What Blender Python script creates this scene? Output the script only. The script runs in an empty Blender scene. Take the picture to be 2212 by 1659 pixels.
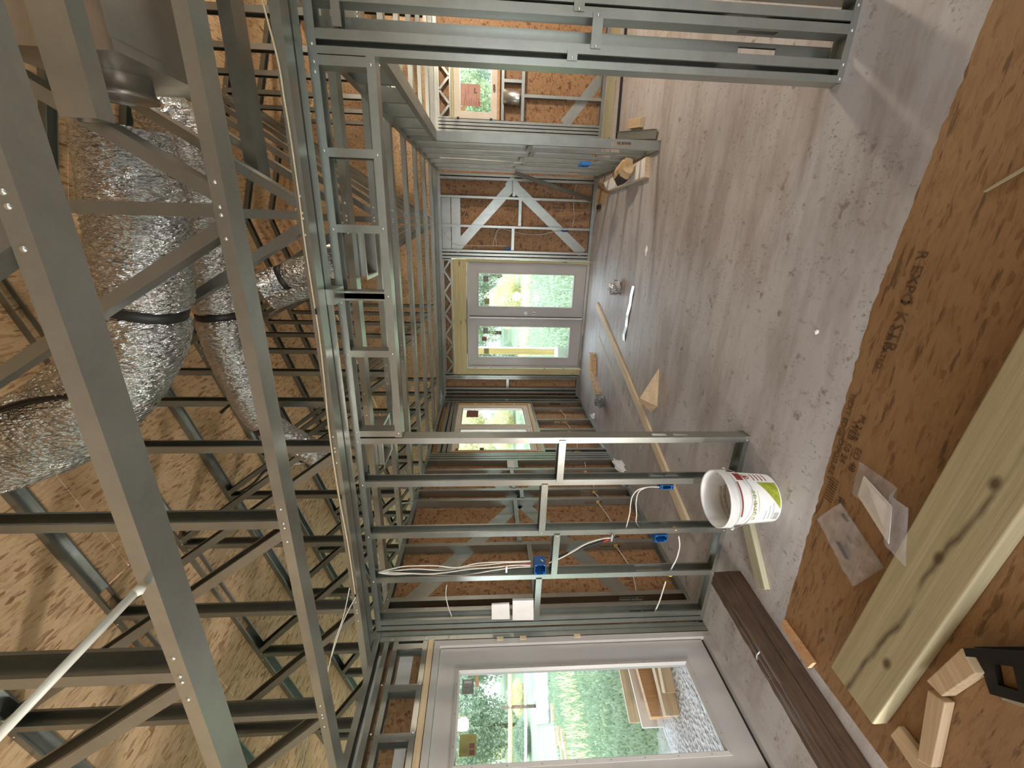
import bpy, math, random
from mathutils import Vector, Matrix
import numpy as np
random.seed(7); rng = np.random.default_rng(7)
PI = math.pi
S = bpy.context.scene
COL = S.collection

# ---------------------------------------------------------------- camera, sky, exposure
FPX, YAW, PITCH, ROLL, CAMH = 901.85, .3611, .0674, .0054, 1.815       # focal length in px of the 2212 px frame
_r = Vector((math.cos(YAW), math.sin(YAW), 0))
_f = Vector((-math.sin(YAW), math.cos(YAW), 0)) * math.cos(PITCH) - Vector((0, 0, 1)) * math.sin(PITCH)
_u = _r.cross(_f)
CR = _r * math.cos(ROLL) + _u * math.sin(ROLL)
CU = -_r * math.sin(ROLL) + _u * math.cos(ROLL)
CO = Vector((0, 0, CAMH))
cam_d = bpy.data.cameras.new('camera'); cam = bpy.data.objects.new('camera', cam_d); COL.objects.link(cam)
cam_d.sensor_fit = 'HORIZONTAL'; cam_d.sensor_width = 36; cam_d.lens = 36 * FPX / 2212; cam_d.clip_start = .02; cam_d.clip_end = 500
# the phone was held on its side: world up points to the left of the frame
Mx = Matrix((-CU, CR, -_f)).transposed().to_4x4(); Mx.translation = CO
cam.matrix_world = Mx
S.camera = cam

W = bpy.data.worlds.new('overcast_sky'); S.world = W; W.use_nodes = True
nt = W.node_tree; nt.nodes.clear()
_o = nt.nodes.new('ShaderNodeOutputWorld'); _b = nt.nodes.new('ShaderNodeBackground'); _t = nt.nodes.new('ShaderNodeTexCoord')
_s = nt.nodes.new('ShaderNodeSeparateXYZ'); _c = nt.nodes.new('ShaderNodeValToRGB')
_c.color_ramp.elements[0].color = (.86, .92, 1, 1); _c.color_ramp.elements[1].color = (.72, .86, 1, 1)
nt.links.new(_t.outputs['Generated'], _s.inputs[0]); nt.links.new(_s.outputs['Z'], _c.inputs[0])
nt.links.new(_c.outputs[0], _b.inputs[0]); _b.inputs[1].default_value = 2.2
nt.links.new(_b.outputs[0], _o.inputs[0])
S.view_settings.view_transform = 'Standard'; S.view_settings.look = 'None'; S.view_settings.gamma = 1
S.view_settings.use_curve_mapping = False; S.view_settings.exposure = 1.35

def lamp(name, loc, power, col, radius, kind='POINT', target=None):
    l = bpy.data.lights.new(name, kind); l.energy = power; l.color = col
    if kind == 'AREA': l.size = radius
    else: l.shadow_soft_size = radius
    o = bpy.data.objects.new(name, l); COL.objects.link(o); o.location = loc
    if target is not None: o.rotation_euler = (Vector(target) - Vector(loc)).to_track_quat('-Z', 'Y').to_euler()
    return o
# unseen fill lamps added to brighten the front room, right room and roof space
lamp('fill_light', (-2.45, -.95, .6), 110, (1, .97, .92), .15)
lamp('fill_light', (3.2, 5.4, 2.2), 80, (1, .84, .66), .12)
lamp('fill_light', (2.4, 2.6, 3.6), 30, (1, .88, .72), .12)

def ray(x, y):
    return _f * FPX + CR * (829.5 - y) - CU * (x - 1106)
def P(x, y, X=None, Y=None, Z=None):
    """point of the real place seen at photo pixel (x, y), given one of its world coordinates"""
    d = ray(x, y)
    t = (X - CO.x) / d.x if X is not None else (Y - CO.y) / d.y if Y is not None else (Z - CO.z) / d.z
    return CO + d * t

# ---------------------------------------------------------------- materials
M = {}
def mat(name):
    m = bpy.data.materials.new(name); m.use_nodes = True
    n = m.node_tree.nodes; b = n['Principled BSDF']; M[name] = m
    return m, m.node_tree, b
def nd(t, typ, **kw):
    n = t.nodes.new(typ)
    for k, v in kw.items():
        if k in n.inputs: n.inputs[k].default_value = v
        else: setattr(n, k, v)
    return n
def ramp(t, fac, stops):
    r = t.nodes.new('ShaderNodeValToRGB'); e = r.color_ramp.elements
    while len(e) < len(stops): e.new(.5)
    for el, (p, c) in zip(e, stops):
        el.position = p; el.color = (*c, 1) if len(c) == 3 else c
    t.links.new(fac, r.inputs[0]); return r.outputs[0]
def coords(t, scale=(1, 1, 1), rot=(0, 0, 0)):
    c = t.nodes.new('ShaderNodeTexCoord'); m = t.nodes.new('ShaderNodeMapping')
    m.inputs['Scale'].default_value = scale; m.inputs['Rotation'].default_value = rot
    t.links.new(c.outputs['Object'], m.inputs[0]); return m.outputs[0]
def noise(t, vec, scale, detail=4, rough=.55):
    n = nd(t, 'ShaderNodeTexNoise', Scale=scale, Detail=detail, Roughness=rough)
    t.links.new(vec, n.inputs['Vector']); return n.outputs['Fac']
def mixc(t, fac, a, b, blend='MIX'):
    m = t.nodes.new('ShaderNodeMix'); m.data_type = 'RGBA'; m.blend_type = blend
    for sock, v in ((m.inputs[0], fac), (m.inputs[6], a), (m.inputs[7], b)):
        if hasattr(v, 'is_linked'): t.links.new(v, sock)
        else: sock.default_value = v if not isinstance(v, tuple) or len(v) == 4 else (*v, 1)
    return m.outputs[2]
def bump(t, b, h, strength=.2, dist=.01):
    n = nd(t, 'ShaderNodeBump', Strength=strength, Distance=dist)
    t.links.new(h, n.inputs['Height']); t.links.new(n.outputs[0], b.inputs['Normal'])

def plain(name, col, rough=.5, metal=0, var=.12, scale=14, bmp=0):
    m, t, b = mat(name); v = coords(t)
    f = noise(t, v, scale)
    c = ramp(t, f, [(.3, tuple(x * (1 - var) for x in col)), (.7, tuple(min(1, x * (1 + var)) for x in col))])
    t.links.new(c, b.inputs['Base Color']); b.inputs['Roughness'].default_value = rough; b.inputs['Metallic'].default_value = metal
    if bmp: bump(t, b, f, bmp)
    return m
def steel(name, col, rough, metal=.85):
    m, t, b = mat(name); v = coords(t)
    vo = nd(t, 'ShaderNodeTexVoronoi', Scale=85); t.links.new(v, vo.inputs['Vector'])
    f = noise(t, v, 5, 6, .65); g = noise(t, coords(t, (6, 6, 1)), 3)
    c1 = ramp(t, f, [(.28, tuple(x * .86 for x in col)), (.5, col), (.74, tuple(min(1, x * 1.10) for x in col))])
    c2 = mixc(t, .02, c1, vo.outputs['Color'], 'OVERLAY')
    t.links.new(c2, b.inputs['Base Color']); b.inputs['Metallic'].default_value = metal
    r = ramp(t, g, [(.3, (rough * .92,) * 3), (.7, (rough * 1.1,) * 3)]); t.links.new(r, b.inputs['Roughness'])
    return m
steel('galvanized_steel', (.365, .375, .34), .30)
steel('truss_steel', (.275, .285, .265), .33)
steel('bright_steel', (.66, .66, .63), .30)
steel('sheet_metal', (.44, .42, .38), .36)
def osb(name, cols, flakes, fine_scale, s=1.0):
    m, t, b = mat(name)
    outs = []
    for sc, ro in flakes:
        v = coords(t, tuple(x * s for x in sc), ro)
        vo = nd(t, 'ShaderNodeTexVoronoi', Scale=1.0, Randomness=1.0); t.links.new(v, vo.inputs['Vector'])
        sp = t.nodes.new('ShaderNodeSeparateColor'); t.links.new(vo.outputs['Color'], sp.inputs[0])
        outs.append((sp.outputs[0], sp.outputs[1], vo.outputs['Distance']))
    a = ramp(t, outs[0][0], [(0, cols[0]), (.22, cols[1]), (.6, cols[2]), (1, cols[3])])
    c = ramp(t, outs[1][0], [(0, cols[1]), (.3, cols[3]), (.75, cols[2]), (1, cols[1])])
    e = ramp(t, outs[2][0], [(0, cols[0]), (.25, cols[2]), (.7, cols[3]), (1, cols[2])])
    def gt(x, k):
        st = t.nodes.new('ShaderNodeMath'); st.operation = 'GREATER_THAN'; st.inputs[1].default_value = k; t.links.new(x, st.inputs[0]); return st.outputs[0]
    x = mixc(t, gt(outs[0][1], .5), a, c); x = mixc(t, gt(outs[1][1], .55), x, e)
    fine = noise(t, coords(t, fine_scale, (.1, .08, .12)), 1.0, 6, .7)
    x = mixc(t, .75, x, ramp(t, fine, [(.30, (.50, .42, .34)), (.46, (1, 1, 1))]), 'MULTIPLY')
    dk = noise(t, coords(t, tuple(k * .55 for k in fine_scale), (-.2, .1, -.15)), 1.0, 4, .6)
    x = mixc(t, ramp(t, dk, [(.59, (0, 0, 0)), (.66, (.8, .8, .8))]), x, tuple(k * .5 for k in cols[0]))
    big = noise(t, coords(t), 1.6, 3)
    x = mixc(t, .4, x, ramp(t, big, [(.3, (.78, .74, .68)), (.65, (1, 1, 1))]), 'MULTIPLY')
    t.links.new(x, b.inputs['Base Color']); b.inputs['Roughness'].default_value = .62
    bump(t, b, fine, .12)
    return m
_mixed = (((16, 45, 16), (.3, .2, .5)), ((42, 14, 38), (.1, .7, -.4)), ((28, 27, 60), (.8, .1, 1.1)))
_along_y = (((52, 11, 52), (0, 0, .25)), ((44, 9, 44), (0, 0, -.3)), ((60, 14, 60), (0, 0, .7)))
_along_x = (((11, 52, 52), (0, 0, .2)), ((9, 44, 44), (0, 0, -.25)), ((20, 60, 60), (0, 0, .8)))
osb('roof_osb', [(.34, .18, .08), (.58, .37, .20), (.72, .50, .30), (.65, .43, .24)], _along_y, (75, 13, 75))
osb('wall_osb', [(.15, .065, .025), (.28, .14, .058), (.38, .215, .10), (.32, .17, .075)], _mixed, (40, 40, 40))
osb('table_osb', [(.22, .115, .048), (.275, .155, .070), (.33, .20, .095), (.295, .175, .08)], _along_x, (18, 110, 110), 2.2)
def wood(name, c0, c1, axis, rough=.6, knots=None, ring=9, bmp=.08, streak=.45):
    m, t, b = mat(name)
    sc = [ring * 3.2] * 3; sc[axis] = .9
    v = coords(t, tuple(sc)); f = noise(t, v, 1.0, 5, .6)
    sc2 = [140] * 3; sc2[axis] = 3
    g = noise(t, coords(t, tuple(sc2)), 1.0, 3)
    c = ramp(t, f, [(.28, c0), (.5, tuple((x + y) / 2 for x, y in zip(c0, c1))), (.72, c1)])
    c = mixc(t, streak, c, ramp(t, g, [(.35, (.62, .58, .5)), (.6, (1, 1, 1))]), 'MULTIPLY')
    if knots:
        vo = nd(t, 'ShaderNodeTexVoronoi', Scale=1.0)
        sk = [9] * 3; sk[axis] = 2.2
        t.links.new(coords(t, tuple(sk)), vo.inputs['Vector'])
        c = mixc(t, ramp(t, vo.outputs['Distance'], [(.07, (1, 1, 1)), (.16, (0, 0, 0))]), c, knots)
    t.links.new(c, b.inputs['Base Color']); b.inputs['Roughness'].default_value = rough
    bump(t, b, g, bmp)
    return m
wood('treated_pine', (.34, .325, .21), (.50, .475, .33), 0, knots=(.16, .10, .04))
wood('treated_pine_y', (.40, .40, .26), (.58, .57, .42), 1, knots=(.16, .12, .06))
wood('treated_pine_z', (.46, .40, .20), (.64, .54, .30), 2, knots=(.20, .12, .05))
m = wood('streaked_pine', (.36, .31, .17), (.50, .44, .27), 0, streak=.3); t = m.node_tree; b = t.nodes['Principled BSDF']; v = coords(t)
_sx = t.nodes.new('ShaderNodeSeparateXYZ'); t.links.new(v, _sx.inputs[0]); _n = noise(t, coords(t, (5, 5, 5)), 1.0, 3); _k = noise(t, coords(t, (7, 3, 1)), 1.0, 2)
_m = nd(t, 'ShaderNodeMath', operation='MULTIPLY_ADD'); t.links.new(_n, _m.inputs[0]); _m.inputs[1].default_value = .05; _m.inputs[2].default_value = -.025
_a = nd(t, 'ShaderNodeMath', operation='ADD'); t.links.new(_sx.outputs[1], _a.inputs[0]); t.links.new(_m.outputs[0], _a.inputs[1])
_q = nd(t, 'ShaderNodeMath', operation='ADD'); t.links.new(_a.outputs[0], _q.inputs[0]); _q.inputs[1].default_value = .0475
_x5 = nd(t, 'ShaderNodeMath', operation='MULTIPLY_ADD'); t.links.new(_sx.outputs[0], _x5.inputs[0]); _x5.inputs[1].default_value = .05; t.links.new(_q.outputs[0], _x5.inputs[2]); _q = _x5
_w = nd(t, 'ShaderNodeMath', operation='ABSOLUTE'); t.links.new(_q.outputs[0], _w.inputs[0])
_g = mixc(t, 1.0, ramp(t, _w.outputs[0], [(.0012, (1, 1, 1)), (.007, (0, 0, 0))]), ramp(t, _k, [(.36, (.25, .25, .25)), (.6, (1, 1, 1))]), 'MULTIPLY')
_c = mixc(t, _g, b.inputs['Base Color'].links[0].from_socket, (.10, .075, .04))
for _kx, _ky in ((.64, -.079), (.452, -.068), (.16, -.09)):
    _d = nd(t, 'ShaderNodeVectorMath', operation='DISTANCE'); t.links.new(coords(t, (.6, 1, 0)), _d.inputs[0]); _d.inputs[1].default_value = (_kx * .6, _ky, 0)
    _c = mixc(t, ramp(t, _d.outputs['Value'], [(.005, (.9, .9, .9)), (.011, (0, 0, 0))]), _c, (.07, .045, .02))
t.links.new(_c, b.inputs['Base Color'])
wood('pale_pine', (.52, .38, .22), (.72, .56, .36), 1)
wood('pale_pine_x', (.50, .36, .21), (.70, .54, .35), 0)
wood('light_pine_x', (.62, .50, .33), (.80, .68, .48), 0); wood('dusty_lit_streak_x', (.46, .42, .37), (.56, .52, .47), 0); wood('header_pine', (.52, .43, .21), (.68, .57, .31), 0, knots=(.10, .06, .03))
wood('orange_pine', (.48, .26, .12), (.66, .40, .21), 2)
wood('dark_timber', (.045, .024, .013), (.13, .072, .038), 1, ring=14, bmp=.3, streak=.75)
wood('yellow_post', (.55, .42, .14), (.75, .60, .26), 2)
# concrete slab: blotches, dark spatter, layout lines snapped where the walls go
m, t, b = mat('concrete'); v = coords(t)
f1 = noise(t, v, .9, 6, .62); f2 = noise(t, coords(t, (1.7, .8, 1), (0, 0, .5)), 13, 9, .74); f3 = noise(t, coords(t, (1, .7, 1)), 60, 3, .6); f4 = noise(t, coords(t, (.35, 1.5, 1), (0, 0, -.35)), 3.2, 6, .65); f5 = noise(t, v, 3.1, 3, .5)
c = ramp(t, f1, [(.3, (.42, .385, .36)), (.52, (.47, .445, .43)), (.72, (.49, .475, .475))])
c = mixc(t, .75, c, ramp(t, f4, [(.38, (.66, .60, .55)), (.57, (1, 1, 1))]), 'MULTIPLY')
c = mixc(t, .85, c, ramp(t, f2, [(.30, (.50, .43, .37)), (.42, (1, 1, 1))]), 'MULTIPLY')
_sp = mixc(t, 1.0, ramp(t, f3, [(.60, (0, 0, 0)), (.67, (.62, .62, .62))]), ramp(t, f5, [(.46, (.08, .08, .08)), (.62, (1, 1, 1))]), 'MULTIPLY')
c = mixc(t, _sp, c, (.12, .09, .07))
_st = ramp(t, noise(t, coords(t, (1, 1, 1)), 8.5, 3, .7), [(.63, (0, 0, 0)), (.71, (.8, .8, .8))])
c = mixc(t, _st, c, (.20, .155, .125))
sx = t.nodes.new('ShaderNodeSeparateXYZ'); t.links.new(v, sx.inputs[0])
def snap_line(axis, at, w=.006):
    a = nd(t, 'ShaderNodeMath', operation='SUBTRACT'); t.links.new(sx.outputs[axis], a.inputs[0]); a.inputs[1].default_value = at
    q = nd(t, 'ShaderNodeMath', operation='ABSOLUTE'); t.links.new(a.outputs[0], q.inputs[0])
    l = nd(t, 'ShaderNodeMath', operation='LESS_THAN'); t.links.new(q.outputs[0], l.inputs[0]); l.inputs[1].default_value = w / 2
    return l.outputs[0]
for ax, at in ((1, 2.44), (1, 2.535), (0, .79), (0, .885)):
    fac = nd(t, 'ShaderNodeMath', operation='MULTIPLY'); t.links.new(snap_line(ax, at), fac.inputs[0]); fac.inputs[1].default_value = .62
    c = mixc(t, fac.outputs[0], c, (.14, .11, .09))
t.links.new(c, b.inputs['Base Color'])
t.links.new(ramp(t, f1, [(.3, (.40,) * 3), (.7, (.62,) * 3)]), b.inputs['Roughness']); bump(t, b, f2, .05)
# crinkled foil
m, t, b = mat('foil'); v = coords(t, (1, 1, 1))
f1 = noise(t, coords(t, (62, 13, 13), (.1, .15, .2)), 1.0, 4, .6); f2 = noise(t, coords(t, (110, 30, 30), (-.2, .1, -.2)), 1.0, 2, .5); f3 = noise(t, v, 9, 3)
ad = nd(t, 'ShaderNodeMath', operation='ADD'); t.links.new(f1, ad.inputs[0]); t.links.new(f2, ad.inputs[1])
b.inputs['Metallic'].default_value = 1; b.inputs['Roughness'].default_value = .18
t.links.new(ramp(t, f3, [(.3, (.62, .62, .63)), (.7, (.88, .88, .88))]), b.inputs['Base Color']); bump(t, b, ad.outputs[0], .95, .03)
plain('door_paint', (.44, .415, .39), .45, var=.04, scale=3)
plain('door_seal', (.02, .02, .02), .6)
plain('window_vinyl', (.66, .58, .48), .5, var=.05)
plain('white_vinyl', (.80, .80, .78), .45, var=.04)
plain('white_plastic', (.74, .74, .72), .38, var=.06, scale=9)
plain('compound_smear', (.60, .585, .55), .8, var=.25, scale=30, bmp=.5)
plain('red_print', (.26, .035, .03), .5); plain('green_print', (.30, .34, .03), .5, var=.3, scale=40); plain('grey_print', (.40, .42, .40), .6)
plain('blue_plastic', (.012, .10, .30), .4, var=.2); plain('blue_light', (.02, .20, .62), .45)
plain('white_cable', (.70, .66, .58), .5); plain('tan_cord', (.55, .44, .30), .7); plain('black_plastic', (.008, .008, .009), .35)
plain('black_tape', (.012, .011, .010), .55); plain('red_tape', (.30, .03, .02), .5); plain('yellow_bushing', (.75, .45, .05), .5)
plain('cardboard', (.42, .28, .15), .8); plain('kraft_paper', (.55, .38, .20), .8, var=.2); plain('white_paper', (.78, .77, .74), .8, var=.06)
plain('ink', (.035, .025, .018), .8); plain('dark_ink', (.012, .012, .012), .8); plain('osb_ink', (.105, .060, .028), .8, var=.5, scale=60)
plain('pvc_white', (.72, .69, .66), .45, var=.05); plain('label_pink', (.48, .26, .20), .6, var=.1); plain('label_red', (.45, .04, .03), .6)
plain('label_maroon', (.22, .085, .075), .6, var=.2, scale=30); plain('label_grey', (.20, .20, .18), .6, var=.25, scale=60); plain('label_olive', (.30, .28, .10), .6, var=.2)
plain('rod_pex', (.62, .60, .54), .45); plain('gap_foam', (.80, .76, .66), .9)
plain('brick_dust', (.22, .17, .13), .95)
plain('bark', (.16, .11, .075), .9, var=.4, scale=9, bmp=.5); plain('pale_rail', (.72, .52, .25), .8, var=.2)
m, t, b = mat('pane_glass')
t.nodes.remove(b); out = t.nodes['Material Output']
tr = t.nodes.new('ShaderNodeBsdfTransparent'); tr.inputs[0].default_value = (.94, .97, .96, 1)
gl = t.nodes.new('ShaderNodeBsdfGlossy'); gl.inputs['Roughness'].default_value = .02
fr = t.nodes.new('ShaderNodeFresnel'); fr.inputs[0].default_value = 1.45
mx = t.nodes.new('ShaderNodeMixShader'); t.links.new(fr.outputs[0], mx.inputs[0]); t.links.new(tr.outputs[0], mx.inputs[1]); t.links.new(gl.outputs[0], mx.inputs[2])
t.links.new(mx.outputs[0], out.inputs[0])
def poly_film(name, alpha):
    m, t, b = mat(name); b.inputs['Base Color'].default_value = (.82, .82, .84, 1); b.inputs['Roughness'].default_value = .16
    f = noise(t, coords(t), 26, 5, .65); bump(t, b, f, .6, .02)
    t.links.new(ramp(t, f, [(.3, (alpha * .55,) * 3), (.72, (min(1, alpha * 1.6),) * 3)]), b.inputs['Alpha'])
poly_film('clear_film', .14); poly_film('hazy_film', .20)
# outdoors
m, t, b = mat('lawn'); v = coords(t)
f1 = noise(t, v, .35, 5, .6); f2 = noise(t, v, 9, 6, .7); f3 = noise(t, coords(t, (.12, .5, 1), (0, 0, .5)), 1.3, 4)
c = ramp(t, f1, [(.3, (.25, .31, .20)), (.6, (.34, .41, .28))]); c = mixc(t, .6, c, ramp(t, f2, [(.3, (.55, .6, .5)), (.65, (1.0, 1.0, 1.0))]), 'MULTIPLY')
c = mixc(t, ramp(t, f3, [(.60, (0, 0, 0)), (.72, (.8, .8, .8))]), c, (.46, .46, .18))
t.links.new(c, b.inputs['Base Color']); b.inputs['Roughness'].default_value = .9; bump(t, b, f2, .6, .05)
def leafy(name, a, c_):
    m, t, b = mat(name); oi = noise(t, coords(t), 3.0, 4)
    c = ramp(t, oi, [(.3, a), (.7, c_)]); t.links.new(c, b.inputs['Base Color']); b.inputs['Roughness'].default_value = .7
    tl = t.nodes.new('ShaderNodeBsdfTranslucent'); t.links.new(c, tl.inputs[0])
    mx = t.nodes.new('ShaderNodeMixShader'); mx.inputs[0].default_value = .45
    t.links.new(b.outputs[0], mx.inputs[1]); t.links.new(tl.outputs[0], mx.inputs[2]); t.links.new(mx.outputs[0], t.nodes['Material Output'].inputs[0])
leafy('leaf_green', (.42, .52, .33), (.64, .70, .48)); leafy('leaf_yellow', (.70, .68, .40), (.90, .86, .58)); leafy('leaf_dark', (.28, .37, .27), (.44, .52, .38))
leafy('grass_blade', (.25, .34, .22), (.42, .52, .34))
plain('road_gravel', (.33, .33, .32), .95, var=.45, scale=5)
m, t, b = mat('gravel'); v = coords(t, (1, 1, 1)); vo = nd(t, 'ShaderNodeTexVoronoi', Scale=28); t.links.new(v, vo.inputs['Vector'])
f = noise(t, coords(t, (14, 2.2, 1), (0, 0, .5)), 1.0, 4)
c = mixc(t, .5, ramp(t, vo.outputs['Distance'], [(.1, (.30, .28, .27)), (.6, (.62, .60, .60))]), ramp(t, f, [(.35, (.26, .23, .21)), (.6, (.66, .64, .64))]))
t.links.new(c, b.inputs['Base Color']); b.inputs['Roughness'].default_value = .95; bump(t, b, vo.outputs['Distance'], .8, .03)

# ---------------------------------------------------------------- mesh helpers
class MB:
    def __init__(s): s.v = []; s.f = []; s.mi = []
    def add(s, vs, fs, mi=0):
        o = len(s.v); s.v += [tuple(v) for v in vs]; s.f += [tuple(i + o for i in f) for f in fs]; s.mi += [mi] * len(fs); return s
    def box(s, x0, x1, y0, y1, z0, z1, mi=0):
        return s.add([(x, y, z) for z in (z0, z1) for y in (y0, y1) for x in (x0, x1)],
                     [(0, 2, 3, 1), (4, 5, 7, 6), (0, 1, 5, 4), (2, 6, 7, 3), (0, 4, 6, 2), (1, 3, 7, 5)], mi)
    def beam(s, p0, p1, up, w, h, mi=0):
        """rectangular bar p0..p1 on its centre line, w across, h along up"""
        p0, p1 = Vector(p0), Vector(p1); d = (p1 - p0).normalized(); u = Vector(up); u = (u - d * u.dot(d)).normalized(); q = d.cross(u)
        vs = [p + q * a * w / 2 + u * c * h / 2 for p in (p0, p1) for a, c in ((-1, -1), (1, -1), (1, 1), (-1, 1))]
        return s.add(vs, [(3, 2, 1, 0), (4, 5, 6, 7), (0, 1, 5, 4), (1, 2, 6, 5), (2, 3, 7, 6), (3, 0, 4, 7)], mi)
    def cee(s, p0, p1, open_, w=.092, d=.041, lip=.012, t=.0022, holes=(), hw=.019):
        """cold-formed channel: web centred on p0..p1, flanges reaching d towards open_; holes = stations along the length"""
        p0, p1 = Vector(p0), Vector(p1); L = (p1 - p0).length; D = (p1 - p0) / L; o = Vector(open_); o = (o - D * o.dot(D)).normalized(); q = D.cross(o)
        k = w / 2
        if lip: pr = [(-k + lip, d), (-k, d), (-k, 0), (-hw, 0), (hw, 0), (k, 0), (k, d), (k - lip, d), (k - lip, d - t), (k - t, d - t), (k - t, t), (hw, t), (-hw, t), (-k + t, t), (-k + t, d - t), (-k + lip, d - t)]; ho, hi = 3, 11
        else: pr = [(-k, d), (-k, 0), (-hw, 0), (hw, 0), (k, 0), (k, d), (k - t, d), (k - t, t), (hw, t), (-hw, t), (-k + t, t), (-k + t, d)]; ho, hi = 2, 8
        n = len(pr); st = [0.0]; hs = []
        for c in holes: hs.append((c - .05, c + .05)); st += [c - .05, c + .05]
        st += [L]
        vs = [p0 + D * z + q * a + o * c for z in st for a, c in pr]; fs = []
        for i in range(len(st) - 1):
            hole = any(abs(st[i] - h[0]) < 1e-6 for h in hs); A, B = i * n, (i + 1) * n
            for j in range(n):
                if hole and j in (ho, hi): continue
                fs.append((A + j, A + (j + 1) % n, B + (j + 1) % n, B + j))
            if hole:
                a0, a1, b1, b0 = ho, ho + 1, hi, hi + 1
                fs += [(A + a0, B + a0, B + b0, A + b0), (B + a1, A + a1, A + b1, B + b1), (A + a1, A + a0, A + b0, A + b1), (B + a0, B + a1, B + b1, B + b0)]
        fs.append(tuple(range(n - 1, -1, -1))); fs.append(tuple((len(st) - 1) * n + j for j in range(n)))
        return s.add(vs, fs)
    def tube(s, pts, r, n=6, mi=0, caps=True):
        pts = [Vector(p) for p in pts]; N = len(pts); rr = r if hasattr(r, '__len__') else [r] * N
        u = None; o = len(s.v)
        for i, p in enumerate(pts):
            d = (pts[min(i + 1, N - 1)] - pts[max(i - 1, 0)]).normalized()
            if u is None: u = d.orthogonal().normalized()
            u = (u - d * u.dot(d)).normalized(); q = d.cross(u)
            s.v += [tuple(p + (u * math.cos(a) + q * math.sin(a)) * rr[i]) for a in (2 * PI * j / n for j in range(n))]
        for i in range(N - 1):
            for j in range(n):
                s.f.append((o + i * n + j, o + i * n + (j + 1) % n, o + (i + 1) * n + (j + 1) % n, o + (i + 1) * n + j)); s.mi.append(mi)
        if caps:
            s.f.append(tuple(o + j for j in range(n - 1, -1, -1))); s.f.append(tuple(o + (N - 1) * n + j for j in range(n))); s.mi += [mi, mi]
        return s
    def prism(s, poly, off, mi=0):
        """closed polygon of 3-D points pushed along off"""
        n = len(poly); a = [Vector(p) for p in poly]; off = Vector(off)
        return s.add(a + [p + off for p in a], [tuple(range(n - 1, -1, -1)), tuple(range(n, 2 * n))] + [(j, (j + 1) % n, n + (j + 1) % n, n + j) for j in range(n)], mi)
    def lathe(s, prof, c, axis=(0, 0, 1), n=24, mi=0, a0=0, a1=2 * PI):
        ax = Vector(axis).normalized(); u = ax.orthogonal().normalized() if abs(ax.z) < .99 else Vector((1, 0, 0)); q = ax.cross(u); c = Vector(c); o = len(s.v)
        full = abs(a1 - a0 - 2 * PI) < 1e-6; k = n if full else n + 1
        for r, h in prof: s.v += [tuple(c + ax * h + (u * math.cos(a) + q * math.sin(a)) * r) for a in (a0 + (a1 - a0) * j / n for j in range(k))]
        for i in range(len(prof) - 1):
            for j in range(n): s.f.append((o + i * k + j, o + i * k + (j + 1) % k, o + (i + 1) * k + (j + 1) % k, o + (i + 1) * k + j)); s.mi.append(mi)
        return s
    def mesh(s, name, mats, org=(0, 0, 0), smooth=False):
        me = bpy.data.meshes.new(name); o = Vector(org)
        me.from_pydata([(x - o.x, y - o.y, z - o.z) for x, y, z in s.v], [], s.f)
        for mm in (mats if isinstance(mats, (list, tuple)) else [mats]): me.materials.append(M[mm])
        if any(s.mi): me.polygons.foreach_set('material_index', s.mi)
        if smooth: me.polygons.foreach_set('use_smooth', [True] * len(s.f))
        me.validate(); me.update(); return me
    def build(s, name, mats, parent=None, smooth=False):
        """one mesh object; a part takes its thing's base point as its own origin"""
        org = wloc(parent) if parent else Vector((0, 0, 0))
        if not parent and s.v:
            a = np.array(s.v); org = Vector(((a[:, 0].min() + a[:, 0].max()) / 2, (a[:, 1].min() + a[:, 1].max()) / 2, a[:, 2].min()))
        ob = bpy.data.objects.new(name, s.mesh(name, mats, org, smooth)); COL.objects.link(ob)
        if parent: ob.parent = parent
        else: ob.location = org
        return ob
def wloc(o):
    v = Vector((0, 0, 0))
    while o: v = v + Vector(o.location); o = o.parent
    return v
def tag(o, label=None, cat=None, group=None, kind=None):
    if label: o['label'] = label
    if cat: o['category'] = cat
    if group: o['group'] = group
    if kind: o['kind'] = kind
    return o
def thing(name, loc, label, cat, group=None):
    o = bpy.data.objects.new(name, None); COL.objects.link(o); o.location = loc; o.empty_display_size = .1
    return tag(o, label, cat, group)
def struct(name, loc, label):
    o = bpy.data.objects.new(name, None); COL.objects.link(o); o.location = loc; o.empty_display_size = .1
    return tag(o, label, 'structure', None, 'structure')
def copy_tree(o, parent=None):
    c = o.copy(); COL.objects.link(c); c.parent = parent
    for ch in list(o.children): copy_tree(ch, c)
    return c
def smoothpath(pts, k=6):
    pts = [Vector(p) for p in pts]; q = [pts[0]] + pts + [pts[-1]]; out = []
    for i in range(1, len(q) - 2):
        a, b_, c, d = q[i - 1:i + 3]
        for j in range(k):
            t = j / k; out.append(.5 * ((2 * b_) + (c - a) * t + (2 * a - 5 * b_ + 4 * c - d) * t * t + (3 * b_ - a - 3 * c + d) * t ** 3))
    return out + [pts[-1]]
def screws(parent, pts, nrm, r=.0065, h=.004):
    mb = MB()
    for p in pts: mb.lathe([(0, h), (r * .55, h), (r * .95, h * .4), (r, 0)], p, nrm, 8)
    return tag(mb.build('screw', 'bright_steel', parent, True), kind='stuff')
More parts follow.
